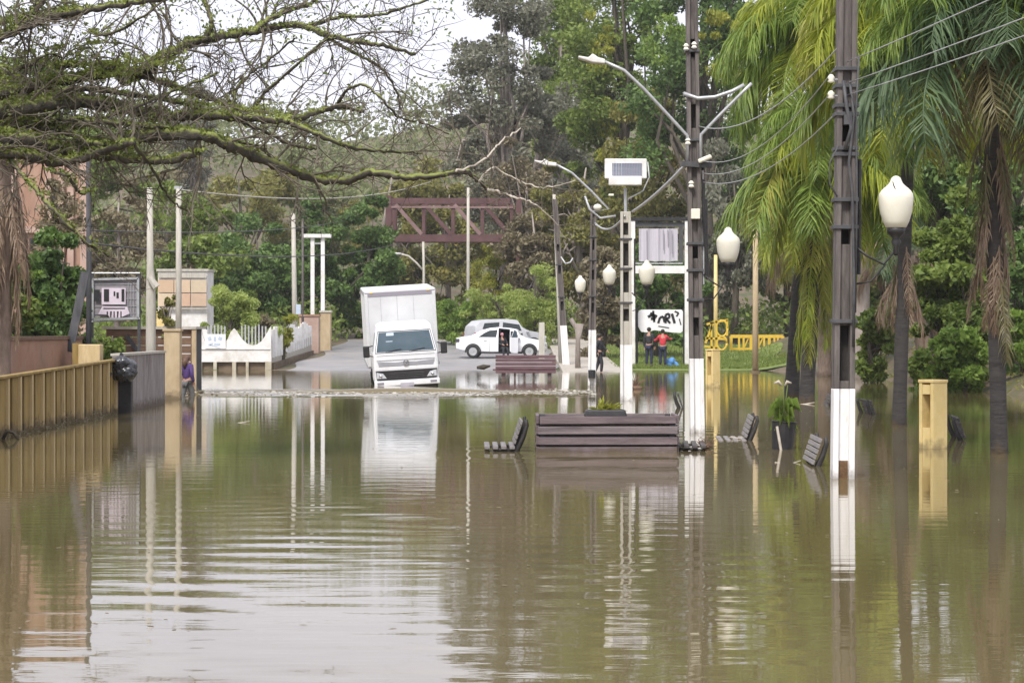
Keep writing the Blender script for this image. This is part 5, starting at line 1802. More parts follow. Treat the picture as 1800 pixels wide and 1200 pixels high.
# ------------------------------------------------------------------ trees
def crown_points(c, rx, ry, rz, n, clumps, rg, cl_r=.22, shell=.55, ragged=.25):
    """points gathered in clumps spread through an uneven ellipsoid; returns points and clump centres"""
    d = rg.normal(size=(clumps, 3))
    d /= np.linalg.norm(d, axis=1)[:, None]
    r = shell + (1 - shell) * rg.random(clumps) ** .6
    r *= 1 + ragged * rg.normal(size=clumps)
    C = d * r[:, None] * np.array([rx, ry, rz]) + np.array(c)
    which = rg.integers(0, clumps, n)
    size = cl_r * (rx * rz) ** .5 * rg.uniform(.5, 1.4, clumps)
    off_ = rg.normal(size=(n, 3))
    off_ /= np.linalg.norm(off_, axis=1)[:, None]
    off_ *= (rg.random(n) ** .45)[:, None]
    P = C[which] + off_ * size[which][:, None] * np.array([1, 1, .7])
    return P, C


def tree(name, label, px, D, top, wpx, leaf, trunkm='trunk', n=9000, clumps=46, bot=.22, leafsize=.3, seed=1, cat='tree', group=None, hang=0, cl_r=.22, xoff=0, aspect=.5, extra=None, thick=.018, wood=None):
    n = int(n * 1.75)
    leafsize *= 1.12
    cl_r *= 1.12
    rg = np.random.default_rng(seed)
    x = W(px, 0, D).x
    z0 = gzf(x, D)
    T = thing(name, label, cat, (x, D, z0 - .1), 0, group)
    H = W(0, top, D).z - z0
    rx = wpx * D / F / 2
    cz_ = H * (bot + 1) / 2
    rz = H * (1 - bot) / 2 * .86
    P, C = crown_points((xoff, 0, cz_), rx * .86, rx * .8, rz, n, clumps, rg, cl_r)
    P = P[P[:, 2] > .05]
    V, Q = leaf_cloud(P, leafsize, aspect, seed, updir=(0, 0, -1) if hang else None, flat=hang)
    mesh_np('crown', V, Q, M[leaf], T)
    tr = MB()
    bend = rg.normal(0, .04 * H, 2)
    pts = [(0, 0, 0), (bend[0] * .4, 0, H * .25), (bend[0], bend[1] * .5, H * .55), (xoff * .7, bend[1], H * .85)]
    r0 = max(.08, thick * H)
    tr.tube(pts, [r0 * 1.25, r0, r0 * .7, r0 * .2], 8)
    tr.build('trunk', M[trunkm], T, smooth=True)
    lb = MB()
    order = rg.permutation(len(C))[:min(22, len(C))]
    for i in order:
        t_ = rg.uniform(.3, .75)
        k_ = t_ * 3
        a = Vector(pts[min(2, int(k_))]).lerp(Vector(pts[min(3, int(k_) + 1)]), k_ - int(k_))
        e = Vector(C[i])
        mid = a.lerp(e, .5) + Vector((rg.normal(0, .03 * H), rg.normal(0, .03 * H), .03 * H))
        lb.tube([a, mid, e], [r0 * .4, r0 * .25, r0 * .08], 5, cap=False)
    lb.build('limbs', M[wood or trunkm], T, smooth=True)
    if extra:
        for (epx, epy, ew, eh, em, en) in extra:
            c = W(epx, epy, D - rx * .8) - Vector(T.location)
            P, _ = crown_points(c, ew * D / F / 2, .5, eh * D / F / 2, en, 9, rg, .4, .3)
            V, Q = leaf_cloud(P, leafsize * .8, .35, seed + 5, updir=(0, 0, -1), flat=.45)
            mesh_np('hanging_growth', V, Q, M[em], T)
    return T


# tall wood behind the street, right of the sky gap
tree('tall_tree', 'tall thin grey green tree beside the sky gap, above the gantry', 888, 152, -70, 205, 'leaf_grey', 'trunk_pale', 17000, 95, .18, .27, 3, cl_r=.17)
tree('tall_tree', 'tall tree with a pale twiggy lower crown, right behind the gantry end', 960, 160, 120, 200, 'leaf_grey', 'trunk_pale', 12000, 70, .05, .28, 4, cl_r=.18)
tree('tall_tree', 'tall dark tree with yellow hanging growth, behind the high street lamp', 1075, 143, -140, 210, 'leaf_mid', 'trunk', 12000, 50, .32, .30, 5, extra=[(1050, 70, 46, 110, 'leaf_yellow', 900), (1065, 235, 50, 110, 'leaf_yellow', 1000), (1140, 240, 60, 130, 'leaf_olive', 900)])
tree('tall_tree', 'tall dark green tree with lime hanging tufts, behind the twin lamp pole', 1245, 132, -170, 250, 'leaf_dark', 'trunk', 14000, 52, .3, .30, 6, extra=[(1175, 60, 60, 90, 'leaf_bright', 900), (1255, 45, 80, 60, 'leaf_yellow', 1000), (1262, 125, 80, 80, 'leaf_yellow', 900), (1300, 110, 70, 90, 'leaf_bright', 900)])
tree('tall_tree', 'tall mid green tree between the thin grey green tree and the yellow hung tree', 985, 168, -120, 190, 'leaf_mid', 'trunk_pale', 11000, 60, .25, .3, 32)
tree('tree', 'olive tree behind the floodlight panel', 1030, 140, 240, 190, 'leaf_olive', 'trunk_pale', 9000, 46, .05, .28, 7, hang=.25)
tree('tree', 'olive and yellow tree behind the banner frame', 1140, 137, 170, 180, 'leaf_olive', 'trunk', 9000, 42, .08, .28, 8, hang=.3)
tree('tree', 'dark tree filling the view through the banner frame', 1155, 112, 400, 170, 'leaf_dark', 'trunk', 8000, 40, .0, .26, 9)
tree('tree', 'dark brownish tree behind the third globe lamp and the fourth pole', 1058, 110, 395, 110, 'leaf_brown', 'trunk', 6500, 36, .02, .24, 10)
tree('tree', 'grey green weeping tree behind the playground', 1290, 128, 270, 170, 'leaf_grey', 'trunk', 10000, 44, .1, .26, 11, hang=.45)
tree('tree', 'grey green weeping tree behind the slim tan post', 1385, 131, 300, 150, 'leaf_mid', 'trunk', 8000, 44, .06, .26, 12, hang=.45)
tree('tree', 'brown twiggy tree behind the right end of the gantry', 925, 148, 250, 140, 'leaf_brown', 'trunk_pale', 6500, 42, .05, .26, 13)
tree('tree', 'brown olive tree covering the right foot of the gantry', 935, 136, 330, 95, 'leaf_brown', 'trunk_pale', 6000, 36, .0, .25, 31)
tree('tree', 'pale olive tree far behind the gantry opening', 790, 170, 300, 190, 'leaf_olive', 'trunk_pale', 8000, 44, .05, .3, 14)
tree('tree', 'grey olive tree behind the left half of the gantry', 690, 172, 262, 190, 'leaf_olive', 'trunk_pale', 7500, 40, .05, .3, 15)
tree('tree', 'dark tree hiding the left foot of the gantry', 645, 135, 335, 120, 'leaf_dark', 'trunk', 9000, 40, .0, .28, 16)
tree('tree', 'dark blue green tree behind the twin white posts', 560, 136, 350, 150, 'leaf_dark', 'trunk', 9000, 42, .0, .28, 17)
tree('tree', 'dark green tree behind the scooped white wall', 450, 132, 375, 190, 'leaf_dark', 'trunk', 10000, 46, .0, .28, 18)
tree('tree', 'mid green tree behind the cream kiosk', 345, 125, 330, 190, 'leaf_mid', 'trunk', 9000, 46, .0, .28, 19)
tree('bare_tree', 'grey brown half bare tree left of the slender concrete poles', 205, 105, 300, 150, 'leaf_brown', 'trunk_pale', 3500, 60, .12, .22, 20, cl_r=.16, wood='twig')
tree('bare_tree', 'half bare twiggy tree behind the two slender concrete poles', 300, 150, 285, 190, 'leaf_brown', 'trunk_pale', 4500, 60, .12, .26, 21, cl_r=.16, wood='twig')
tree('tree', 'olive tree on the slope above the kiosk', 420, 176, 270, 220, 'leaf_olive', 'trunk', 8500, 46, .1, .32, 22)
tree('tree', 'brownish tree on the slope above the picket fence', 540, 182, 262, 190, 'leaf_hill', 'trunk', 8500, 46, .1, .32, 23)
tree('tree', 'mid green tree on the slope left of the brick house roof', 130, 150, 125, 300, 'leaf_mid', 'trunk', 9000, 46, .1, .32, 24)
tree('tree', 'dark narrow tree standing against the sky at the left', 335, 230, 95, 80, 'leaf_grey', 'trunk', 5000, 40, .1, .32, 25)
tree('tree', 'mid green tree rising over the palm row beyond the mud bank', 1490, 112, -60, 240, 'leaf_mid', 'trunk', 11000, 48, .12, .28, 26)
tree('tree', 'dark tree behind the palm with brown hanging fronds', 1650, 84, -60, 290, 'leaf_dark', 'trunk', 13000, 54, .05, .26, 27)
tree('tree', 'dark tree at the far right behind the largest palm', 1815, 78, -80, 240, 'leaf_dark', 'trunk', 11000, 46, .02, .26, 28)
tree('tree', 'grey green tree behind the leaning brown trunk', 1560, 104, 330, 130, 'leaf_mid', 'trunk', 8000, 40, .0, .24, 29)

# bright shrubs behind the white cars
for i, (px, D, top, wd, lab, lf) in enumerate(((940, 124, 455, 105, 'tall bright green bamboo like shrub, right behind the sedan bonnet', 'leaf_lime'), (868, 126, 490, 110, 'bright green shrub directly behind the two white cars', 'leaf_lime'), (800, 127, 515, 90, 'low lime shrub left of the parked hatchback', 'leaf_bright'), (872, 150, 420, 110, 'yellow green tree under the right half of the gantry', 'leaf_yellow'))):
    tree('shrub', lab, px, D, top, wd, lf, 'trunk', 5500, 40, .0, .2, 40 + i, cat='shrub', cl_r=.26, aspect=.3)
# shrubs on the right bank
for i, (px, D, top, wd, lab, lf, n_) in enumerate(((1645, 66, 395, 120, 'dark leafy shrub on the bank behind the nearer yellow pillar', 'leaf_mid', 7500), (1680, 63.5, 545, 115, 'light green shrub leaning over the water, left of the largest palm trunk', 'leaf_bright', 6500), (1700, 65, 330, 100, 'tall dark shrub left of the largest palm trunk', 'leaf_mid', 6500), (1800, 62.5, 545, 110, 'bright shrub on the bank right of the largest palm trunk', 'leaf_bright', 4200), (1535, 74, 520, 70, 'pale green shrub on the mud bank by the lavender grey trunk', 'leaf_mid', 3500), (1790, 68, 380, 90, 'dark shrub at the right edge above the bank', 'leaf_dark', 5000))):
    tree('bank_shrub', lab, px, D, top, wd, lf, 'trunk', n_, 38, .0, .22, 60 + i, cat='shrub', cl_r=.26)

# light green fern like bush behind the white wall, with smaller neighbours
tree('garden_shrub', 'round light green feathery bush behind the scooped white wall', 412, 99.5, 498, 108, 'leaf_lime', 'trunk', 6500, 44, .15, .17, 80, cat='shrub', cl_r=.24, aspect=.3)
tree('garden_shrub', 'small lime bush behind the picket fence', 497, 101.5, 552, 50, 'leaf_yellow', 'trunk', 2200, 20, .2, .14, 81, cat='shrub', cl_r=.3, aspect=.3)
tree('garden_shrub', 'reddish brown dry shrub between the two green garden bushes', 468, 101, 528, 34, 'leaf_brown', 'trunk', 900, 18, .1, .14, 82, cat='shrub', cl_r=.3)
tree('garden_shrub', 'thin yellowish sapling in front of the cream kiosk', 292, 63, 500, 44, 'leaf_olive', 'trunk_pale', 700, 18, .4, .11, 83, cat='sapling', cl_r=.26, thick=.008)

# hedge on the left and small plants by the notice board
hd = tree('hedge_bush', 'big dark hedge bush with pale leaf clumps, before the brick house', 84, 50.5, 415, 150, 'leaf_dark', 'trunk', 9500, 70, .0, .15, 90, cat='bush', cl_r=.24, aspect=.6)
rg = np.random.default_rng(91)
P, _ = crown_points((0, -.6, 1.35), .7, .35, 1.1, 1300, 26, rg, .16, .6)
V, Q = leaf_cloud(P, .14, .65, 92)
mesh_np('young_leaves', V, Q, M['leaf_bright'], hd)
tree('tree', 'thin twiggy tree standing between the hedge bush and the brick house', 100, 55, 300, 120, 'leaf_brown', 'trunk', 1500, 40, .25, .13, 95, cl_r=.2, wood='twig', thick=.012)
tree('hedge_bush', 'leafy bush at the left edge under the hanging brown fronds', 8, 49, 470, 80, 'leaf_mid', 'trunk', 3000, 34, .0, .14, 93, cat='bush', cl_r=.26, aspect=.6)
tree('hedge_bush', 'small green bush growing under the notice board', 200, 50.2, 560, 60, 'leaf_mid', 'trunk', 1500, 22, .25, .11, 94, cat='bush', cl_r=.28, aspect=.6)

# undergrowth along the foot of the wood, grass at the lawn's edge
rg = np.random.default_rng(101)
n_ = 42000
X = rg.uniform(-48, 46, n_)
Y = rg.uniform(122, 148, n_)
keep = ~((X > -9.9) & (X < 4.6) & (Y < 134))
keep &= ~((X > 4) & (X < 15) & (Y < 127))
X, Y = X[keep], Y[keep]
Hh = (1.2 + 1.3 * (np.sin(X * .7) * np.sin(X * .23 + Y * .3) * .5 + .5)) * rg.random(len(X)) ** .8
P = np.stack([X, Y, gz(X, Y) + Hh], 1)
V, Q = leaf_cloud(P, .34, .5, 102)
tag(mesh_np('undergrowth', V, Q, M['leaf_mid']), 'low green undergrowth along the foot of the wood', 'undergrowth', kind='stuff')
n_ = 16000
X = rg.uniform(4.4, 13.6, n_)
Y = 97 + rg.random(n_) ** 1.6 * 29
P = np.stack([X, Y, gz(X, Y) + .07], 1)
V, Q = leaf_cloud(P, .2, .16, 103, updir=(0, 0, 1), flat=.6)
tag(mesh_np('grass', V, Q, M['grass']), 'short grass on the lawn beyond the water', 'grass', kind='stuff')
# scrub on the muddy bank
n_ = 9000
X = rg.uniform(12.6, 24, n_)
Y = rg.uniform(58, 110, n_)
m_ = gz(X, Y) > .06
P = np.stack([X[m_], Y[m_], gz(X[m_], Y[m_]) + .14 * rg.random(m_.sum())], 1)
V, Q = leaf_cloud(P, .2, .3, 104, updir=(0, 0, 1), flat=.35)
tag(mesh_np('bank_scrub', V, Q, M['leaf_olive']), 'low scrub on the muddy bank at the right', 'scrub', kind='stuff')

# wooded hillside far behind: uneven crowns one beside another
rg = np.random.default_rng(110)
nc = 1500
Xc = rg.uniform(-125, 110, nc)
Yc = rg.uniform(188, 352, nc)
Zc = gz(Xc, Yc)
Rc = rg.uniform(2.0, 4.6, nc)
per = 62
d = rg.normal(size=(nc, per, 3))
d /= np.linalg.norm(d, axis=2)[:, :, None]
d[:, :, 2] = np.abs(d[:, :, 2]) * 1.25 - .25
r_ = rg.uniform(.6, 1.08, (nc, per))
P = np.stack([Xc, Yc, Zc + Rc * 1.0], 1)[:, None, :] + d * (r_ * Rc[:, None])[:, :, None]
V, Q = leaf_cloud(P.reshape(-1, 3), .72, .55, 111)
tag(mesh_np('hillside_wood', V, Q, M['leaf_hill']), 'olive wooded hillside rising behind everything', 'wood', kind='stuff')


# ------------------------------------------------------------------ palms
def frond_mesh(seed, L=2.6, a0=50, a1=-75, leaf=.62, n=62, droop=.9, wl=.024):
    """feather frond: arching midrib along +x, long drooping leaflets in several planes"""
    rg = random.Random(seed)
    mb = MB()
    K = 14
    pts, tans = [Vector((0, 0, 0))], []
    for i in range(K):
        t_ = i / (K - 1)
        a = R(a0 + (a1 - a0) * t_ ** 1.15)
        d = Vector((math.cos(a), .06 * math.sin(seed + t_ * 2), math.sin(a))).normalized()
        tans.append(d)
        pts.append(pts[-1] + d * L / K)
    tans.append(tans[-1])
    mb.tube(pts, [.035 * (1 - .85 * i / K) for i in range(K + 1)], 5, cap=False)
    for i in range(n):
        t_ = .14 + .85 * i / n
        q = t_ * K
        k = min(K - 1, int(q))
        p = pts[k].lerp(pts[k + 1], q - k)
        tg = tans[k]
        side = tg.cross(Vector((0, 0, 1)))
        side = side.normalized() if side.length > .1 else Vector((0, 1, 0))
        nr = side.cross(tg).normalized()
        for s in (-1, 1):
            ll = leaf * (math.sin(PI * (.12 + .8 * t_)) ** .6) * rg.uniform(.75, 1.15)
            d = (side * s * rg.uniform(.5, 1.0) + tg * rg.uniform(.3, .7) + nr * rg.uniform(-.35, .55)).normalized()
            q0 = p
            w0 = wl * rg.uniform(.8, 1.2)
            seg = []
            for j in range(4):
                seg.append(q0)
                d = (d + Vector((0, 0, -1)) * droop * rg.uniform(.55, .9) * (.5 + .3 * j)).normalized()
                q0 = q0 + d * ll / 3.2
            wd = tg * .8 + nr * .3
            wd = wd.normalized()
            ws = [w0 * .5, w0, w0 * .75]
            vs = []
            for j in range(3):
                vs += [seg[j] - wd * ws[j] / 2, seg[j] + wd * ws[j] / 2]
            vs.append(seg[3])
            mb.add(vs, [(0, 1, 3, 2), (2, 3, 5, 4), (4, 5, 6)])
    me = bpy.data.meshes.new('frond')
    me.from_pydata(mb.v, [], mb.f)
    me.materials.append(M['frond_green'])
    return me


FR = {'up': [frond_mesh(i, 2.9, 60, -72, 1.15, 72, .95, .045) for i in (1, 2)],
      'mid': [frond_mesh(i, 2.9, 32, -84, 1.2, 72, 1.0, .045) for i in (3, 4, 5)],
      'low': [frond_mesh(i, 2.8, -5, -88, 1.15, 70, 1.1, .045) for i in (6, 7)],
      'dead': [frond_mesh(i, 2.1, -48, -89, .6, 44, 1.1, .035) for i in (8, 9)],
      'skirt': [frond_mesh(i, 2.0, -70, -90, .55, 36, 1.3, .05) for i in (10, 11)]}


def palm(label, base, top, r0, plan, seed, trunkm='palm_bark', scale=1.0, boot=True, skirt=None):
    """plan: list of (frond kind, count, materials, size)"""
    rg = random.Random(seed)
    T = thing('palm_tree', label, 'palm', base, 0, 'palms along the flooded plaza')
    top = Vector(top) - Vector(base)
    mb = MB()
    K = 14
    pts, rr = [], []
    for i in range(K + 1):
        t_ = i / K
        pts.append(Vector((top.x * t_ ** 1.2, top.y * t_, top.z * t_)))
        rr.append(r0 * (1.12 - .25 * t_ + .25 * max(0, .07 - t_) / .07) * (1 + .03 * math.sin(i * 2.1)))
    mb.tube(pts, rr, 14)
    mb.build('trunk', M[trunkm], T, smooth=True)
    if boot:
        bt = MB()
        for i in range(16):
            a = i * 2.4
            z = top.z - .1 - .05 * i
            d = Vector((math.cos(a), math.sin(a), 0))
            c = Vector((top.x, top.y, z)) + d * r0 * .75
            bt.beam(c, c + d * .12 + Vector((0, 0, .22)), .10, .03)
        bt.build('frond_bases', M['palm_bark_brown'], T)
    i = 0
    for kind, cnt, mats, sz in plan:
        for j in range(cnt):
            me = FR[kind][rg.randrange(len(FR[kind]))]
            o = link('frond', me, T)
            yaw = i * 2.399 + rg.uniform(-.25, .25)
            z = {'up': .1, 'mid': 0.0, 'low': -.15, 'dead': -.35, 'skirt': 0}[kind]
            s = sz * scale * rg.uniform(.88, 1.1)
            o.location = top + Vector((.1 * math.cos(yaw), .1 * math.sin(yaw), z - .02 * j))
            o.rotation_euler = (rg.uniform(-.18, .18), rg.uniform(-.12, .12), yaw)
            o.scale = (s, s, s)
            o.material_slots[0].link = 'OBJECT'
            o.material_slots[0].material = M[mats[rg.randrange(len(mats))]]
            i += 1
    if skirt:
        za, zb, cnt, sc_, mats = skirt
        for j in range(cnt):
            me = FR['skirt'][j % 2]
            o = link('dead_frond', me, T)
            zz = za + (zb - za) * rg.random()
            t_ = zz / top.z
            yaw = j * 2.399 + rg.uniform(-.3, .3)
            s = sc_ * rg.uniform(.7, 1.15)
            o.location = Vector((top.x * t_ ** 1.2, top.y * t_, zz)) + Vector((math.cos(yaw), math.sin(yaw), 0)) * r0 * .6
            o.rotation_euler = (rg.uniform(-.12, .12), rg.uniform(-.1, .1), yaw)
            o.scale = (s * .8, s * .8, s)
            o.material_slots[0].link = 'OBJECT'
            o.material_slots[0].material = M[mats[j % len(mats)]]
    return T


def pb(px, wl, D): return Vector((W(px, 0, D).x, D, PG))
g_, y_, l_, d_, k_ = 'frond_green', 'frond_yellow', 'frond_lime', 'frond_dead', 'frond_dark'
palm('largest palm at the right, brown dead fronds hanging about its dark trunk', pb(1757, 797, 32.0), W(1736, 10, 32.0), .112,
     [('up', 9, [k_, g_, l_], .75), ('mid', 15, [k_, g_, g_], .8), ('low', 15, [k_, k_, g_, 'frond_olive'], .95), ('dead', 8, [d_], .6)], 1, skirt=(3.0, 5.0, 22, .66, [d_, d_, 'frond_olive']))
palm('palm with yellow green fronds spilling right of the nearest pole, bare grey trunk below', pb(1580, 748, 41.2), W(1605, 50, 41.2), .118,
     [('up', 10, [l_, y_], .9), ('mid', 17, [l_, y_, l_], .95), ('low', 17, [l_, y_, l_, g_], 1.05), ('dead', 4, [d_, y_], .9)], 2, skirt=(3.0, 4.0, 5, .6, [d_, 'frond_olive']))
palm('palm of the close pair with the darker trunk, green fronds left of the nearest pole', pb(1390, 700, 57.4), W(1446, 50, 57.4), .165,
     [('up', 9, [g_, l_], 1.0), ('mid', 15, [g_, l_, g_], 1.05), ('low', 12, [g_, l_], 1.15), ('dead', 3, [y_], 1.0)], 3)
palm('palm of the close pair with the paler trunk, low yellowing fronds', pb(1417, 705, 55.2), W(1448, 240, 55.2), .17,
     [('up', 7, [g_, l_], .75), ('mid', 14, [g_, g_, l_], .8), ('low', 18, [l_, g_, y_], 1.1), ('dead', 16, [y_, l_, l_], 1.35)], 4, skirt=(3.0, 5.0, 12, 1.2, [y_, l_]))
palm('palm at the left edge with a skirt of brown hanging fronds behind the ochre fence', Vector((W(4, 0, 40).x, 40, .2)), W(8, 150, 40), .14,
     [('up', 7, [g_, k_], .45), ('mid', 8, [g_, k_], .45), ('low', 5, [g_, y_], .45), ('dead', 10, [d_], .5)], 5, 'palm_bark_brown', skirt=(2.9, 4.8, 18, .9, [d_]))
palm('short stocky palm with brown fronds on the mud bank, left of the lavender grey trunk', Vector((W(1450, 0, 84).x, 84, gzf(W(1450, 0, 84).x, 84) - .1)), W(1446, 400, 84), .24,
     [('up', 5, [g_, l_], 1.0), ('mid', 8, [l_, y_], 1.1), ('low', 6, [y_, d_], 1.1), ('dead', 6, [d_], 1.1)], 6, 'palm_bark_brown')
palm('leaning brown palm trunk wrapped in dead fronds behind the nearer yellow pillar', Vector((W(1632, 0, 72).x, 72, gzf(W(1632, 0, 72).x, 72) - .1)), W(1600, 440, 72), .25,
     [('up', 3, [k_, g_], .8), ('mid', 5, [k_, d_], .9), ('low', 4, [d_], .9), ('dead', 10, [d_], 1.1)], 7, 'palm_bark_brown')
palm('thick lavender grey palm trunk on the mud bank just right of the nearest pole', Vector((W(1512, 0, 80).x, 80, gzf(W(1512, 0, 80).x, 80) - .1)), W(1514, 330, 80), .32,
     [('up', 4, [g_, k_], .9), ('mid', 7, [g_, k_], 1.0), ('low', 5, [k_, d_], 1.0), ('dead', 5, [d_], 1.1)], 8, 'trunk_pale')


# ------------------------------------------------------------------ the great mossy tree leaning in from the left
BT = thing('mossy_tree', 'great half bare tree reaching in from the left with mossy limbs over the water', 'tree', (-9.9, 30.5, .3))
bl = Vector(BT.location)
moss_bark = pm('mossy bark', (.035, .030, .024), (.10, .088, .066), 5, .95, .6, 25)
# moss on the upper side of the limbs
n = moss_bark.node_tree
p = n.nodes['Principled BSDF']
src = p.inputs['Base Color'].links[0].from_socket
ge = n.nodes.new('ShaderNodeNewGeometry')
sx = n.nodes.new('ShaderNodeSeparateXYZ')
nzz = n.nodes.new('ShaderNodeTexNoise'); nzz.inputs['Scale'].default_value = 3.0; nzz.inputs['Detail'].default_value = 5
co = n.nodes.new('ShaderNodeTexCoord')
ad = n.nodes.new('ShaderNodeMath'); ad.operation = 'ADD'
mr = n.nodes.new('ShaderNodeMapRange'); mr.inputs['From Min'].default_value = .58; mr.inputs['From Max'].default_value = .92
mi = n.nodes.new('ShaderNodeMix'); mi.data_type = 'RGBA'; mi.inputs['B'].default_value = (.20, .225, .06, 1)
n.links.new(ge.outputs['Normal'], sx.inputs[0]); n.links.new(co.outputs['Object'], nzz.inputs['Vector'])
ml = n.nodes.new('ShaderNodeMath'); ml.operation = 'MULTIPLY'; ml.inputs[1].default_value = .55
n.links.new(sx.outputs['Z'], ml.inputs[0]); n.links.new(ml.outputs[0], ad.inputs[0]); n.links.new(nzz.outputs['Fac'], ad.inputs[1])
n.links.new(ad.outputs[0], mr.inputs['Value']); n.links.new(mr.outputs['Result'], mi.inputs['Factor'])
n.links.new(src, mi.inputs['A']); n.links.new(mi.outputs['Result'], p.inputs['Base Color'])

MB().tube([(0, 0, -.3), (.1, 0, 1.2), (.15, -.1, 2.6), (.5, -.2, 3.9), (.9, -.3, 4.8)], [.55, .44, .40, .36, .28], 14).build('trunk', moss_bark, BT, smooth=True)
crown_twigs = MB()
rb = random.Random(21)
limb_pts = []


def smooth_path(pts, m=4):
    out_ = []
    for i in range(len(pts) - 1):
        p0, p1, p2, p3 = pts[max(0, i - 1)], pts[i], pts[i + 1], pts[min(len(pts) - 1, i + 2)]
        for j in range(m):
            t_ = j / m
            out_.append(.5 * ((2 * p1) + (p2 - p0) * t_ + (2 * p0 - 5 * p1 + 4 * p2 - p3) * t_ ** 2 + (3 * p1 - p0 - 3 * p2 + p3) * t_ ** 3))
    out_.append(pts[-1])
    return out_


def twig(p, d, L, r, depth, droop=.05, sink=None):
    """a crooked twig that forks"""
    sink = sink if sink is not None else crown_twigs
    k = max(4, int(L / .14))
    pts = [Vector(p)]
    d = Vector(d).normalized()
    curl = Vector((rb.gauss(0, .17), rb.gauss(0, .12), rb.gauss(0, .17)))
    for i in range(k):
        d = (d + curl + Vector((rb.gauss(0, .09), rb.gauss(0, .08), rb.gauss(0, .09) - droop))).normalized()
        pts.append(pts[-1] + d * L / k)
    sink.tube(pts, [r * (1 - .75 * i / k) for i in range(k + 1)], 4 if r < .012 else 5, cap=False)
    if depth > 0:
        for _ in range(rb.choice((2, 3, 3, 4))):
            i = rb.randrange(1, k + 1)
            a = Vector((rb.gauss(0, 1), rb.gauss(0, .8), rb.gauss(.15, .9)))
            dd = (pts[i] - pts[i - 1]).normalized() * 1.0 + a * .55
            twig(pts[i], dd, L * rb.uniform(.45, .75), max(.0045, r * .6), depth - 1, droop)
    return pts


# main limbs: way points, distance, thickness (px at that distance), twigs along it
limbs = [
    ([(-140, 190), (-60, 172), (0, 165), (70, 148), (130, 138), (190, 130), (245, 132), (300, 150), (360, 172), (420, 190), (480, 200)], 30.5, 30, 6, .7, 26),
    ([(-140, 215), (-50, 205), (20, 192), (90, 182), (150, 180), (210, 188), (270, 202), (330, 205), (390, 204), (450, 209), (510, 211), (560, 196), (600, 188), (640, 196)], 30.0, 36, 7, .75, 30),
    ([(-120, 260), (-30, 245), (40, 246), (110, 262), (170, 258), (230, 244), (290, 238), (350, 238), (395, 252), (440, 272), (500, 296), (555, 314), (605, 318), (650, 304), (700, 310), (760, 311), (815, 301), (842, 318), (858, 333)], 29.5, 34, 7, .8, 34),
    ([(-80, 175), (20, 172), (80, 165), (150, 158), (220, 165), (300, 178), (380, 200)], 30.8, 16, 7, .7, 14),
    ([(-80, 225), (30, 215), (110, 210), (180, 215), (250, 222), (320, 228), (400, 245), (470, 262)], 29.7, 15, 5, .7, 14),
    ([(60, 255), (120, 228), (190, 205), (260, 180), (330, 150), (380, 130)], 30.2, 9, 4, .7, 12),
    ([(-120, 280), (-40, 268), (40, 272), (90, 284), (140, 280), (190, 262), (235, 250)], 29.0, 26, 14, .6, 18),
    ([(-100, 232), (-20, 226), (60, 222), (120, 232), (160, 252), (200, 256)], 29.6, 22, 12, .6, 16),
    ([(-60, 140), (10, 128), (60, 112), (110, 118), (160, 112), (230, 122), (262, 128)], 31, 12, 7, .7, 14),
    ([(215, 140), (250, 128), (285, 102), (330, 78), (390, 64), (450, 55), (520, 44), (570, 60), (620, 72), (680, 82), (730, 96)], 30.8, 24, 6, .8, 30),
    ([(360, 70), (372, 40), (362, 10), (350, -30)], 30.9, 11, 6, .6, 10),
    ([(440, 58), (490, 26), (540, 8), (590, -22)], 30.9, 12, 6, .7, 14),
    ([(540, 48), (600, 30), (660, 28), (720, 10), (780, -12)], 31, 9, 4, .7, 14),
    ([(560, 58), (620, 92), (670, 120), (696, 160), (706, 195)], 31.1, 8, 3, .6, 12),
    ([(-60, 90), (0, 66), (50, 44), (110, 26), (180, 14), (260, 2), (330, -10)], 29, 24, 8, .7, 20),
    ([(20, 60), (60, 20), (90, -20)], 29, 16, 9, .6, 8),
    ([(590, 189), (612, 158), (640, 150), (672, 176), (700, 205), (745, 216), (790, 236)], 30, 7, 3, .6, 12),
    ([(500, 211), (560, 236), (610, 258), (680, 266), (740, 270)], 29.8, 11, 4, .7, 14),
    ([(400, 204), (450, 226), (520, 256), (560, 262)], 29.8, 9, 4, .6, 10),
    ([(120, 262), (180, 276), (240, 281), (300, 282), (330, 272), (350, 269)], 29.3, 17, 13, .3, 4),
    ([(20, 285), (60, 330), (100, 375), (150, 425), (190, 450)], 28.8, 9, 5, .4, 8),
    ([(90, 300), (120, 312), (142, 340), (160, 330)], 28.8, 8, 4, .4, 5),
    ([(410, 195), (414, 160), (440, 130), (480, 100), (520, 66)], 30.6, 7, 4, .5, 8),
    ([(440, 198), (470, 160), (510, 125), (560, 80), (590, 62)], 30.4, 8, 4, .5, 8),
    ([(858, 333), (900, 345), (945, 362), (985, 402)], 29.5, 6, 2, .5, 8),
    ([(800, 303), (850, 280), (880, 250), (915, 226)], 29.4, 5, 3, .3, 3),
    ([(842, 318), (866, 296), (915, 318), (960, 330), (1010, 318)], 29.5, 4, 2, .4, 6),
    ([(160, 55), (190, 62), (250, 30), (300, -10)], 29.2, 7, 4, .6, 8),
    ([(70, 150), (62, 110), (90, 95), (120, 108), (150, 80), (170, 40)], 30, 6, 3, .6, 8),
    ([(230, 246), (270, 300), (300, 352), (330, 370)], 29.3, 7, 3, .5, 7),
]
MOSS = []
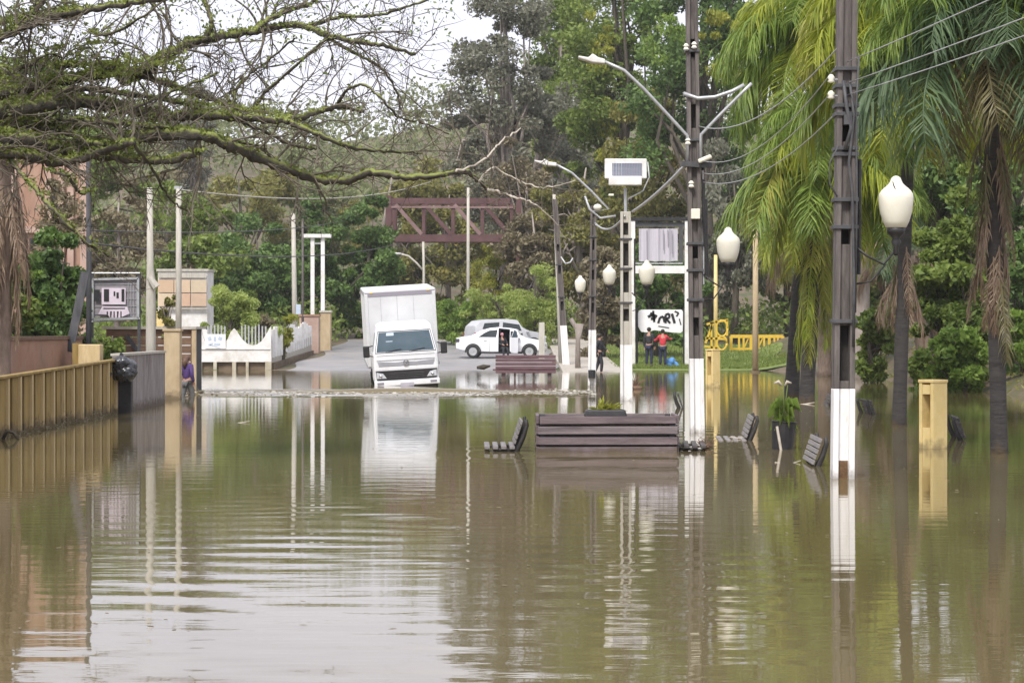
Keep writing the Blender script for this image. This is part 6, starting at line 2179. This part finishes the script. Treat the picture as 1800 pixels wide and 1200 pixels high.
for i, (wp_, D, wa, wb_, tl, nt_) in enumerate(limbs):
    s = D / F
    pts = []
    if wp_[0][0] <= -60: wp_ = [(-300, 225 if wp_[0][1] > 120 else 120)] + list(wp_)
    for j, (px, py) in enumerate(wp_):
        v = W(px, py, D + .5 * math.sin(i * 1.7 + j * .9))
        pts.append(v - bl)
    pts = smooth_path(pts, 9)
    m = len(pts)
    rad = [(wa + (wb_ - wa) * k / (m - 1)) * s / 2 * .88 * (1 + .12 * math.sin(k * .9 + i) + .06 * math.sin(k * 2.3)) for k in range(m)]
    MOSS.append((pts, rad, wa))
    pts = [q + Vector((rb.gauss(0, .006), rb.gauss(0, .006), rb.gauss(0, .008))) for q in pts]
    big = wa >= 9
    pale = i in (24, 25, 26)
    MB().tube(pts, rad, 10 if big else 6, jit=.13 if big else .06).build('limb', moss_bark if not pale else M['drift'], BT, smooth=True)
    for _ in range(int(nt_ * .95)):
        k = rb.randrange(1, m)
        px_ = pts[k] + bl
        up = 1 if rb.random() < .62 else -1
        d = Vector((rb.gauss(.35, .6), rb.gauss(0, .45), up * abs(rb.gauss(.8, .4))))
        twig(pts[k], d, tl * rb.uniform(.5, 1.45), max(.008, min(.020, rad[k] * .45)), 2, .02 if up > 0 else .06)
crown_twigs.build('twigs', M['twig'], BT)
# thin spray of twigs hanging before the wood, toward the middle of the street
fine = MB()
for (px, py, n_) in ((640, 20, 10), (720, 60, 10), (690, 120, 8), (760, 30, 6), (640, 200, 8), (720, 220, 8), (600, 120, 8), (660, 250, 8), (780, 250, 6), (830, 240, 6), (560, 120, 6), (500, 140, 8), (450, 20, 8), (300, 30, 8), (210, 70, 8), (120, 90, 6), (880, 300, 6), (940, 340, 4)):
    for _ in range(int(n_ * .4)):
        q = W(px + rb.gauss(0, 22), py + rb.gauss(0, 18), 30 + rb.gauss(0, .5)) - bl
        twig(q, (rb.gauss(.5, .7), rb.gauss(0, .4), rb.gauss(.1, .7)), rb.uniform(.4, 1.0), .0065, 1, .03, fine)
tag(fine.build('fine_twigs', M['twig'], BT), kind='stuff')
# moss tufts on the upper side of the limbs, thickest toward the trunk at the left
rg = np.random.default_rng(131)
P = []
for pts, rad, wa in MOSS:
    if wa < 7: continue
    A = np.array([tuple(q) for q in pts]); Rr = np.array(rad)
    px_left = np.clip(1.25 - (A[:, 0] + bl.x + 7.5) / 5.0, .08, 1.2)
    patch = .35 + .65 * (np.sin(np.arange(len(A)) * .55 + wa) > -.2)
    cnt = (px_left * patch * Rr * 620).astype(int)
    for k in range(len(A)):
        if cnt[k] <= 0: continue
        a = rg.normal(PI / 2, .75, cnt[k])
        rr_ = Rr[k] * rg.uniform(.85, 1.45, cnt[k])
        q = A[k] + np.stack([rg.normal(0, .05, cnt[k]), rr_ * np.cos(a), rr_ * np.sin(a)], 1)
        P.append(q)
for (ax, ay, bx, by, n_, sp) in ((0, 150, 240, 128, 1500, 12), (-10, 40, 140, 16, 2600, 18), (180, 10, 330, -5, 500, 9), (70, 110, 330, 112, 1500, 14), (0, 210, 300, 225, 1800, 20), (0, 270, 240, 262, 1200, 12), (0, 100, 200, 70, 900, 26), (300, 175, 520, 205, 700, 9)):
    t_ = rg.random(n_)
    X = ax + (bx - ax) * t_ + rg.normal(0, 4, n_)
    Yp = ay + (by - ay) * t_ + rg.normal(-3, sp, n_) * (.6 + .5 * np.sin(t_ * 21 + ax))
    D = 30 + rg.normal(0, .25, n_)
    P.append(np.stack([(X - CX) * D / F, D, CAMZ - (Yp - HY) * D / F], 1) - np.array(bl))
V, Q = leaf_cloud(np.concatenate(P), .055, .55, 132)
mesh_np('moss', V, Q, M['moss'], BT)
# sparse leaves left on the twigs of the upper crown
P = []
for _ in range(900):
    P.append(tuple(W(rb.uniform(180, 800), abs(rb.gauss(0, 70)), 30.5 + rb.gauss(0, .5)) - bl))
V, Q = leaf_cloud(np.array(P), .055, .5, 133)
mesh_np('leaves', V, Q, M['leaf_mid'], BT)


# ------------------------------------------------------------------ overhead wires
def wire(label, a, b, sag, r=.012, mat='darkgrey', group='overhead wires'):
    a, b = Vector(a), Vector(b)
    pts = []
    for i in range(15):
        t_ = i / 14
        q = a.lerp(b, t_)
        q.z -= sag * 4 * t_ * (1 - t_)
        pts.append(q)
    o = MB().tube(pts, r, 5).build('wire', M[mat], None, smooth=True)
    return tag(o, label, 'wire', group)


wire('wire from the bracketed slender pole across to the gantry trees', W(316, 334, 60), W(760, 318, 128), .55, .022, 'concrete_pale')
wire('lower wire strung from the dark post towards the gantry', W(160, 428, 52), W(700, 428, 130), .5, .02)
wire('upper of two close wires left of the slender poles', W(150, 405, 58), W(640, 380, 150), .4, .02)
def l1(z, dx=0): return B1 + Vector((xf1(z - PG) + dx, -.1, z - PG))
def l2w(px, py): return W(px, py, P2D - .1)
far = [Vector((7.6, 11.0, 5.95)), Vector((7.9, 11.0, 5.6)), Vector((8.0, 11.0, 5.42))]
wire('highest wire leaving the nearest pole towards the upper right', l1(4.72 + .15), far[0], .10, .0065, 'steel')
wire('middle wire leaving the nearest pole towards the upper right', l1(4.50 + .12), far[1], .12, .0065, 'steel')
wire('lowest wire leaving the nearest pole towards the upper right', l1(4.36 + .12), far[2], .14, .0065, 'steel')
wire('thick wire between the nearest pole and the twin lamp pole, topmost', l2w(1228, 222), l1(5.05, -.1), .35, .009, 'steel')
wire('thin wire between the nearest pole and the twin lamp pole, second', l2w(1232, 282), l1(4.86, -.1), .4, .007, 'steel')
wire('thin wire between the nearest pole and the twin lamp pole, third', l2w(1234, 304), l1(4.62, -.1), .35, .007, 'steel')
wire('thin wire between the nearest pole and the twin lamp pole, lowest', l2w(1236, 320), l1(4.3, -.1), .3, .007, 'steel')
wire('pale bundled cable from the twin lamp pole down to the floodlight pole', l2w(1206, 290), W(1112, 372, P3D - .1), .06, .035, 'steel')
wire('bundled cable from the floodlight pole to the fourth pole', W(1098, 380, P3D - .1), W(1046, 392, P4D - .1), .25, .03, 'steel')

rg = np.random.default_rng(151)
n_ = 420
Y = 13 + 46 * rg.random(n_) ** 1.3
X = rg.uniform(-8, 7.5, n_) * np.clip(Y / 36, .3, 1)
cl = rg.random(n_) < .5
X[cl] = np.round(X[cl] / 2.3) * 2.3 + rg.normal(0, .35, cl.sum())
P = np.stack([X, Y, np.full(n_, .012)], 1)
V, Q = leaf_cloud(P, .06, .5, 152)
V[:, 2] = .010 + (V[:, 2] - .012) * .15
tag(mesh_np('leaf_litter', V, Q, M['leaf_brown']), 'small leaves and scum floating on the flood water', 'litter', kind='stuff')

n_ = 4200  # froth flakes, with the wave's sky reflection painted into their colour
X = rg.uniform(-8.7, 2.2, n_)
c_ = 61.9 - .05 * (X + 3)
Y = c_ + rg.normal(0, 1.15, n_) + .6 * np.sin(X * 1.3)
keep = rg.random(n_) < (.35 + .65 * np.sin(X * 2.1 + Y * .8) ** 2)
P = np.stack([X[keep], Y[keep], np.zeros(keep.sum())], 1)
V, Q = leaf_cloud(P, .15, .6, 153)
V[:, 2] = .035 + V[:, 2] * .12
tag(mesh_np('wake_glint', V, Q, M['wake_glint']), 'pale froth flakes with painted sky glint on the wave ahead of the truck', 'wake_glint', kind='stuff')

# ------------------------------------------------------------------ damp air
hz = MB().box((0, 320, 28.0), (524, 772, 60)).build('haze', M['white'], None)
hm = bpy.data.materials.new('damp air')
hm.use_nodes = True
n = hm.node_tree
n.nodes.clear()
o_ = n.nodes.new('ShaderNodeOutputMaterial')
v_ = n.nodes.new('ShaderNodeVolumePrincipled')
v_.inputs['Color'].default_value = (.93, .94, .96, 1)
v_.inputs['Density'].default_value = .00024
n.links.new(v_.outputs[0], o_.inputs['Volume'])
hz.data.materials[0] = hm
tag(hz, 'thin damp haze filling the air over the street', 'haze', kind='stuff')
